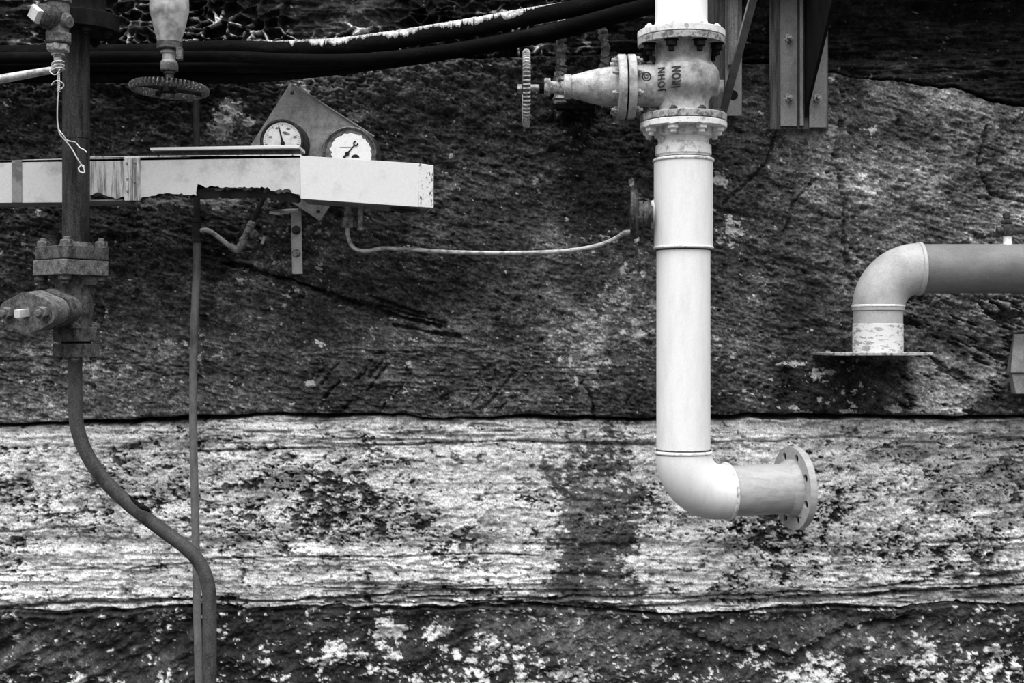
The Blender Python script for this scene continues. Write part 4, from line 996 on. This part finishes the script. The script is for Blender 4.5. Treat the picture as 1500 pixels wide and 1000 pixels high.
wr = thing('tie_wire', P(85, 130, dD), 'twisted bare wire hanging from the drain cock in front of the standpipe', 'wire')
wpx = .85 * sD
hx = []
for k in range(40):
    a = 2 * math.pi * k / 16; hx.append(P(85, 92 + 12 * k / 39, dD) + (X * math.cos(a) * 1.0 - Y * math.sin(a)) * 8.8 * sD + Z * math.sin(a + .6) * 2.5 * sD)
obj('wrap', MB().tube(hx, wpx, 6), M['wire'], wr)
obj('loop', MB().tube(smooth_path([P(76, 98, dD + .02), P(73, 104, dD + .02), P(78, 109, dD + .02), P(84, 108, dD + .02), P(88, 101, dD + .02)], 6), wpx, 6), M['wire'], wr)
for ph in (0, math.pi):
    tw = [P(86 + .4 * math.sin(k), 106 + 28 * k / 60, dD) + (X * math.cos(2 * math.pi * k / 12 + ph) - Y * math.sin(2 * math.pi * k / 12 + ph)) * 1.5 * sD for k in range(61)]
    obj('twisted_strand', MB().tube(tw, wpx, 6), M['wire'], wr)
obj('loose_end', MB().tube(smooth_path([P(75, 125, dD), P(79, 119.5, dD + .005), P(85, 118, dD + .01), P(91, 121, dD + .005), P(93.5, 125, dD), P(90, 130, dD), P(86, 131, dD)], 6), wpx, 6), M['wire'], wr)
w_a = [P(86, 133, dD), P(84.5, 150, dD - .01), P(84, 170, dD - .02), P(85, 185, dD - .03), P(88, 197, dD - .04), P(96, 206, dD - .05), P(106, 219, dD - .06), P(112, 230, dD - .06), P(119, 241, dD - .07), P(122, 245, dD - .07),
       P(124, 252, dD - .07), P(118, 252, dD - .07), P(115, 247, dD - .07), P(118, 243, dD - .07), P(122, 242, dD - .07), P(123, 246, dD - .07)]
obj('long_strand', MB().tube(smooth_path(w_a, 7), wpx * 1.15, 6), M['wire'], wr)
w_b = [P(85.5, 133, dD), P(84, 165, dD - .015), P(86, 188, dD - .03), P(92, 197, dD - .03), P(98, 205, dD - .04), P(104, 207, dD - .04), P(111, 209, dD - .05), P(117, 216, dD - .05), P(123, 219, dD - .05), P(127, 223, dD - .05)]
obj('short_strand', MB().tube(smooth_path(w_b, 7), wpx, 6), M['wire'], wr)

# ------------------------------------------------------------------ hanging hand-wheel valve (top left)
dH = .44; sH = S(dH)
hv = thing('wheel_valve', P(248, 60, dH), 'pale upside-down valve bonnet with a speckled iron handwheel hanging beneath it', 'valve')
obj('bonnet', vlathe(MB(), 248, dH, [(TOPV, 28), (-2, 28), (12, 28.5), (18, 28), (24, 26.5), (25.5, 26), (40, 23), (52, 19.5), (62, 17)], 44), M['valve_paint'], hv)
obj('gland_ring', vlathe(MB(), 248.5, dH, [(61, 15), (62, 18.5), (72, 18.5), (73.5, 17), (73.5, 8)], 36), M['rust'], hv)
obj('gland', vlathe(MB(), 247.5, dH, [(73, 10), (75, 12.5), (78, 12.5), (79, 9.5), (88, 9.5), (91, 12), (93, 12)], 28), M['valve_paint'], hv)
obj('side_lug', MB().box(P(263, 79, dH + .02), X * 4 * sH, Y * 6 * sH, Z * 9 * sH), M['rust_light'], hv, bevel=.002)
obj('hex_nut', MB().prism(P(248, 93, dH), -Z, 14.5 * sH, 11 * sH, 6, .3), M['rust_light'], hv)
obj('stem', vlathe(MB(), 248, dH, [(103, 8.5), (108, 8.5), (109, 6.5), (134, 6.5)], 18), M['rust'], hv)
handwheel('handwheel', hv, P(248, 130, dH), Vector((.045, .02, 1)), 58 * sH, 11.5 * sH, 5 * sH, M['wheel'], 54, 4, 11 * sH, .6, M['rust_dark'])
obj('stem_nut', MB().prism(P(248, 137, dH), -Z, 8 * sH, 6 * sH, 6), M['rust'], hv)

# ------------------------------------------------------------------ cables across the top
CABLE_PATH = []
def cable(ctrl, r, label, mat='cable', crust=None):
    CABLE_PATH.append(smooth_path([P(*c) for c in ctrl], 9))
    o = MB().tube(CABLE_PATH[-1], r * S(.2), 18)
    t_ = tag(obj('cable', o, M[mat]), label, 'cable', 'black cables slung along the wall top')
    return t_
k0 = cable([(-140, 80, .10), (60, 78, .12), (230, 76, .14), (330, 71, .15), (400, 73, .17), (480, 71, .17), (560, 62, .17), (660, 46, .17), (760, 28, .16), (860, 8, .16), (950, -18, .16), (985, -60, .16), (990, -150, .16)], 12.5,
           'topmost sagging black cable, dusted white along its upper side')
k1 = cable([(-140, 86, .185), (100, 84, .195), (260, 83, .205), (340, 83, .205), (430, 87, .215), (520, 87, .22), (600, 80, .215), (700, 66, .21), (800, 45, .21), (900, 18, .21), (965, -4, .21), (1004, -60, .21), (1008, -150, .21)], 8.5,
           'slimmer black cable hanging just below the white-dusted one')
k2 = cable([(-140, 97, .14), (100, 97, .15), (260, 97.5, .16), (380, 99, .16), (470, 95, .16), (560, 86, .15), (680, 68, .12), (800, 44, .11), (900, 18, .10), (968, -10, .10), (1000, -60, .10), (1004, -150, .10)], 8.0,
           'middle black cable, running level behind the hanging handwheel')
k3 = cable([(-140, 112, .095), (100, 112, .105), (260, 113, .115), (360, 112, .115), (460, 104, .115), (560, 92, .105), (680, 74, .08), (800, 52, .07), (900, 26, .07), (978, -2, .06), (1016, -60, .05), (1020, -150, .05)], 10.0,
           'lowest black cable, its underside against the dark rock')
crm = MB(); rr_ = random.Random(5); R0 = 12.5 * S(.2); cpath = []
base_ = [p for p in CABLE_PATH[0] if P(400, 0, .16).x < p.x < P(838, 0, .16).x]
for a, b_ in zip(base_[:-1], base_[1:]): cpath += [a.lerp(b_, k / 9) for k in range(9)]
vs, fs = [], []; NQ = 9; lo = .5
for i, p in enumerate(cpath):
    fade = min(1, i / 30, (len(cpath) - i) / 60)
    lo += rr_.uniform(-.30, .30); lo = min(1.5, max(.25, lo)); a1 = (.35 + lo * .8) * fade + .12; a0 = -.25 - .5 * fade * rr_.random()
    if rr_.random() < .06: a1 *= .3
    for k in range(NQ):
        a = a0 + (a1 - a0) * k / (NQ - 1); th_ = (.0030 + rr_.uniform(-.0008, .0022)) * (1 if 0 < k < NQ - 1 else .0) * fade + (.0003 if 0 < k < NQ - 1 else -.002)
        vs.append(p + Vector((0, -math.sin(a), math.cos(a))) * (R0 + th_))
for i in range(len(cpath) - 1):
    for k in range(NQ - 1):
        fs.append((i * NQ + k, i * NQ + k + 1, (i + 1) * NQ + k + 1, (i + 1) * NQ + k))
crm.add(vs, fs)
obj('lime_crust', crm, M['lime'], k0, angle=60)

# ------------------------------------------------------------------ rods crusted with lime behind the bonnet
def crusted(name, pts, r, label):
    rq = random.Random(int(pts[0][0])); path_ = smooth_path([P(*p) for p in pts], 16)
    rad = [r * S(.05) * rq.uniform(.65, 1.35) for _ in path_]
    path_ = [p + Vector((rq.uniform(-.003, .003), rq.uniform(-.003, .003), 0)) for p in path_]
    return tag(obj(name, MB().tube(path_, rad, 10), M['crust'], angle=70), label, 'bracket')
cr1 = crusted('crusted_strap', [(826, 30, .03), (821, 60, .035), (822, 100, .04), (818, 130, .045), (822, 165, .05)], 8, 'lime-crusted iron strap coming down behind the valve gland')
cr2 = crusted('crusted_strap', [(878, 30, .025), (884, 56, .03), (887, 82, .03), (883, 100, .03)], 6, 'short crusted strap stub between the gland strap and white flange')
sb = thing('support_shelf', P(842, 158, .1), 'dark rusted iron shelf under the valve bonnet', 'shelf')
obj('plate', MB().hexa([P(812, 152, .30), P(872, 153, .30), P(872, 159, .30), P(812, 158, .30)] + [P(815, 156, .02), P(872, 157, .02), P(872, 164, .02), P(815, 163, .02)]), M['rust_dark'], sb, bevel=.002)
for x in (824, 860):
    obj('rib', MB().hexa([P(x, 158, .27), P(x + 5, 158, .27), P(x + 5, 162, .27), P(x, 162, .27)] + [P(x, 162, .02), P(x + 5, 162, .02), P(x + 5, 186, .02), P(x, 186, .02)]), M['rust_dark'], sb)

# ------------------------------------------------------------------ cantilever brackets (top right)
BTOP = -24
def cantilever(name, label, x0, x1, xw, ybot, ytop_web, plates, mat_l, mat_r, d_back, out, wid, board=None):
    t_ = thing(name, P(xw, ybot, d_back), label, 'bracket')
    if board:
        bx0, bx1, by = board
        obj('backing_board', MB().hexa([P(bx0, BTOP, d_back), P(bx1, BTOP, d_back), P(bx1, by, d_back), P(bx0, by, d_back)] + [P(bx0, BTOP, -.005), P(bx1, BTOP, -.005), P(bx1, by, -.005), P(bx0, by, -.005)]), M['timber'], t_, bevel=.003)
    pl = []
    for (a, b_, y1, m_) in plates:
        d_ = d_back + .012
        pl.append(obj('wall_plate', MB().hexa([P(a, BTOP, d_), P(b_, BTOP, d_), P(b_, y1, d_), P(a, y1, d_)] + [P(a, BTOP, d_back if board else -.005), P(b_, BTOP, d_back if board else -.005), P(b_, y1, d_back if board else -.005), P(a, y1, d_back if board else -.005)]), m_, t_, bevel=.002))
    d_ = d_back + .010; s = S(d_); bx = P(xw, ytop_web, d_)
    z0 = P(xw, ytop_web, d_).z; z1 = z0 + (.68 if wid else .55) / out
    slope = out
    tri = [Vector((bx.x, -d_, z0 - .03)), Vector((bx.x, -d_ - .004, z0 - .03)), Vector((bx.x, -d_ - .02, z0)), Vector((bx.x, -d_ - .02 - (z1 - z0) * slope, z1)), Vector((bx.x, -d_, z1))]
    w_ = X * .005
    N_ = len(tri)
    mb = MB().add([p - w_ for p in tri] + [p + w_ for p in tri], [tuple(range(N_)), tuple(range(N_, 2 * N_))[::-1]] + [(i, (i + 1) % N_, (i + 1) % N_ + N_, i + N_) for i in range(N_)])
    if not wid: obj('gusset', mb, M['bracket_dark'], t_)
    if wid:
        e0, e1 = tri[2], tri[3]; nn = (e1 - e0).normalized(); tt = X * wid / 2; th_ = nn.cross(X).normalized() * .008
        obj('strut', MB().box((e0 + e1) / 2, (e1 - e0) / 2, tt, th_), M['bracket'], t_, bevel=.001)
    return t_, pl
c1t, pls = cantilever('cantilever_bracket', 'galvanised cantilever bracket with bolted plates and a dark gusset, clear of the pipes', 1143, 1211, 1181, 188, 158,
                      [(1143, 1168, 185, M['bracket']), (1185, 1211, 187, M['bracket'])], None, None, .06, 1.41, 0, (1127, 1213, 190))
obj('web_bar', MB().hexa([P(1172, BTOP, .085), P(1177, BTOP, .085), P(1177, 184, .085), P(1172, 184, .085)] + [P(1170, BTOP, .06), P(1178, BTOP, .06), P(1178, 184, .06), P(1170, 184, .06)]), M['bracket'], c1t, bevel=.001)
for x, y, k in ((1155, 57, 0), (1155, 144, 0), (1197, 145, 1), (1197, 57, 1)):
    bolt(pls[k], P(x, y, .072), -Y, 6 * S(.07), 4.5 * S(.07), 9 * S(.07), M['brass'])
c2t, pls2 = cantilever('cantilever_bracket', 'cantilever bracket with a weathered board and sloping strip, behind the lettered valve', 1040, 1087, 1057, 170, 168,
                       [(1062, 1087, 170, M['bracket'])], None, None, .05, 2.4, .022, (1034, 1064, 170))
bd = obj('board_strip', MB().hexa([P(1066, BTOP, .085), P(1082, BTOP, .085), P(1080, 95, .085), P(1066, 95, .085)] + [P(1066, BTOP, .055), P(1082, BTOP, .055), P(1080, 95, .055), P(1066, 95, .055)]), M['timber_pale'], c2t, bevel=.002)
obj('bolt_hole', MB().lathe(P(1074, 139, .064), -Y, [(-.01, 7 * S(.05)), (0, 7 * S(.05)), (.001, 6.5 * S(.05))], 24), M['dark_void'], pls2[0])

# ------------------------------------------------------------------ grey pipe with elbow on the right
dR = .19; sR = S(dR)
rp = thing('elbow_pipe', P(1285, 517, dR), 'grey pipe coming in level from the frame edge and elbowing down onto a plate', 'pipe')
yc = 393.5; rpx = 36.2
obj('horizontal_pipe', MB().lathe(P(1346, yc, dR), X, [(0, rpx * sR), (420 * sR, rpx * sR)], 56), M['pipe_grey_dark'], rp)
obj('weld_ring', MB().lathe(P(1345, yc, dR), X, [(-2.5 * sR, (rpx + 1) * sR), (-1 * sR, (rpx + 3) * sR), (3 * sR, (rpx + 3) * sR), (4.5 * sR, (rpx + 1) * sR)], 56), M['pipe_grey'], rp)
Rb = 59 * sR; cc = P(1286.5, yc, dR) + Vector((Rb, 0, -Rb)); pts = []
for k in range(17):
    a = math.radians(90 * k / 16); pts.append(cc + Vector((-math.cos(a), 0, math.sin(a))) * Rb)
pts = [pts[0] - Z * 2 * sR] + pts + [P(1344, yc, dR)]
pts[-1].z = pts[-2].z
obj('elbow', MB().tube(pts, (rpx + 1.3) * sR, 56), M['pipe_grey'], rp)
obj('weld_ring', MB().lathe(P(1286.5, 446, dR), -Z, [(0, (rpx + .8) * sR), (1 * sR, (rpx + 2.2) * sR), (3 * sR, (rpx + 2.2) * sR), (4 * sR, rpx * sR)], 56), M['white_old'], rp)
obj('stub', MB().lathe(P(1286, 449, dR), -Z, [(0, (rpx - .5) * sR), (26 * sR, (rpx - .5) * sR)], 56), M['pipe_grey'], rp)
obj('painted_stub', MB().lathe(P(1286, 474, dR), -Z, [(0, (rpx - .5) * sR), (.5 * sR, rpx * sR), (43 * sR, rpx * sR)], 56), M['stub_white'], rp)
zt = P(0, 516, dR).z
pl_ = [(P(1210, 500, dR).x, -.30), (P(1350, 500, dR).x, -.30), (P(1356, 500, dR).x, -.27), (P(1356, 500, dR).x, .0), (P(1207, 500, dR).x, .0), (P(1207, 500, dR).x, -.28)]
obj('base_plate', MB().plate(Vector((0, 0, zt)), X, Y, pl_, (), .009), M['rim_worn'], rp, bevel=.002)
bl = thing('bleed_valve', P(1475, 345, dR), 'small dark bleed valve on a white stub on top of the grey pipe', 'valve')
obj('stub', MB().lathe(P(1475.5, 360, dR), Z, [(0, 8.5 * sR), (4 * sR, 6.2 * sR), (15 * sR, 6.2 * sR)], 20), M['white_old'], bl)
mb = MB().lathe(P(1475.5, 346, dR), Z, [(0, 6 * sR), (1 * sR, 8 * sR), (5 * sR, 8.5 * sR), (10 * sR, 9.5 * sR), (17 * sR, 7.5 * sR)], 20)
mb.lathe(P(1460, 338, dR), X, [(0, 5 * sR), (6 * sR, 6 * sR), (26 * sR, 6.5 * sR), (30 * sR, 5 * sR), (38 * sR, 5 * sR), (40 * sR, 6.5 * sR), (46 * sR, 6.5 * sR)], 18)
obj('body', mb, M['black_iron'], bl)
obj('gland_nut', MB().prism(P(1475, 328, dR), Z, 8.5 * sR, 7 * sR, 6, .3), M['black_iron'], bl)
obj('stem', MB().lathe(P(1474.5, 322, dR), Z, [(0, 4.5 * sR), (3 * sR, 4.5 * sR), (3 * sR, 5.5 * sR), (9 * sR, 5.5 * sR), (10 * sR, 4 * sR)], 16), M['black_iron'], bl)

# ------------------------------------------------------------------ grey box at the frame edge
bx = thing('meter_box', P(1530, 535, .15), 'grey sheet box with a sloping top, cut off by the right frame edge', 'box')
xl = P(1482, 545, .13).x; xr = xl + .30
zt_, zm, zb = P(0, 489, .07).z, P(0, 543, .13).z, P(0, 577, .13).z
obj('body', MB().hexa([Vector((xl, -.13, zm)), Vector((xr, -.13, zm)), Vector((xr, -.13, zb)), Vector((xl + .012, -.13, zb))] + [Vector((xl + .012, -.07, zm)), Vector((xr, -.07, zm)), Vector((xr, -.07, zb)), Vector((xl + .02, -.07, zb))]), M['box_grey'], bx, bevel=.003)
xo = xl - .006
obj('sloping_lid', MB().add([Vector((xo, -.138, zm + .004)), Vector((xr, -.138, zm + .004)), Vector((xr, -.07, zt_)), Vector((xo + .036, -.07, zt_)), Vector((xo, -.138, zm - .006)), Vector((xr, -.138, zm - .006)), Vector((xr, -.06, zm - .006)), Vector((xo + .014, -.06, zm - .006)), Vector((xr, -.06, zt_)), Vector((xo + .036, -.06, zt_))],
    [(0, 1, 2, 3), (0, 4, 5, 1), (3, 2, 8, 9), (4, 7, 6, 5), (0, 3, 9, 7, 4), (1, 5, 6, 8, 2), (7, 9, 8, 6)]), M['box_grey'], bx, bevel=.002)
obj('wall_mount', MB().box(Vector((xl + .16, -.03, (zm + zb) / 2)), X * .06, Y * .04, Z * .03), M['rust_dark'], bx)
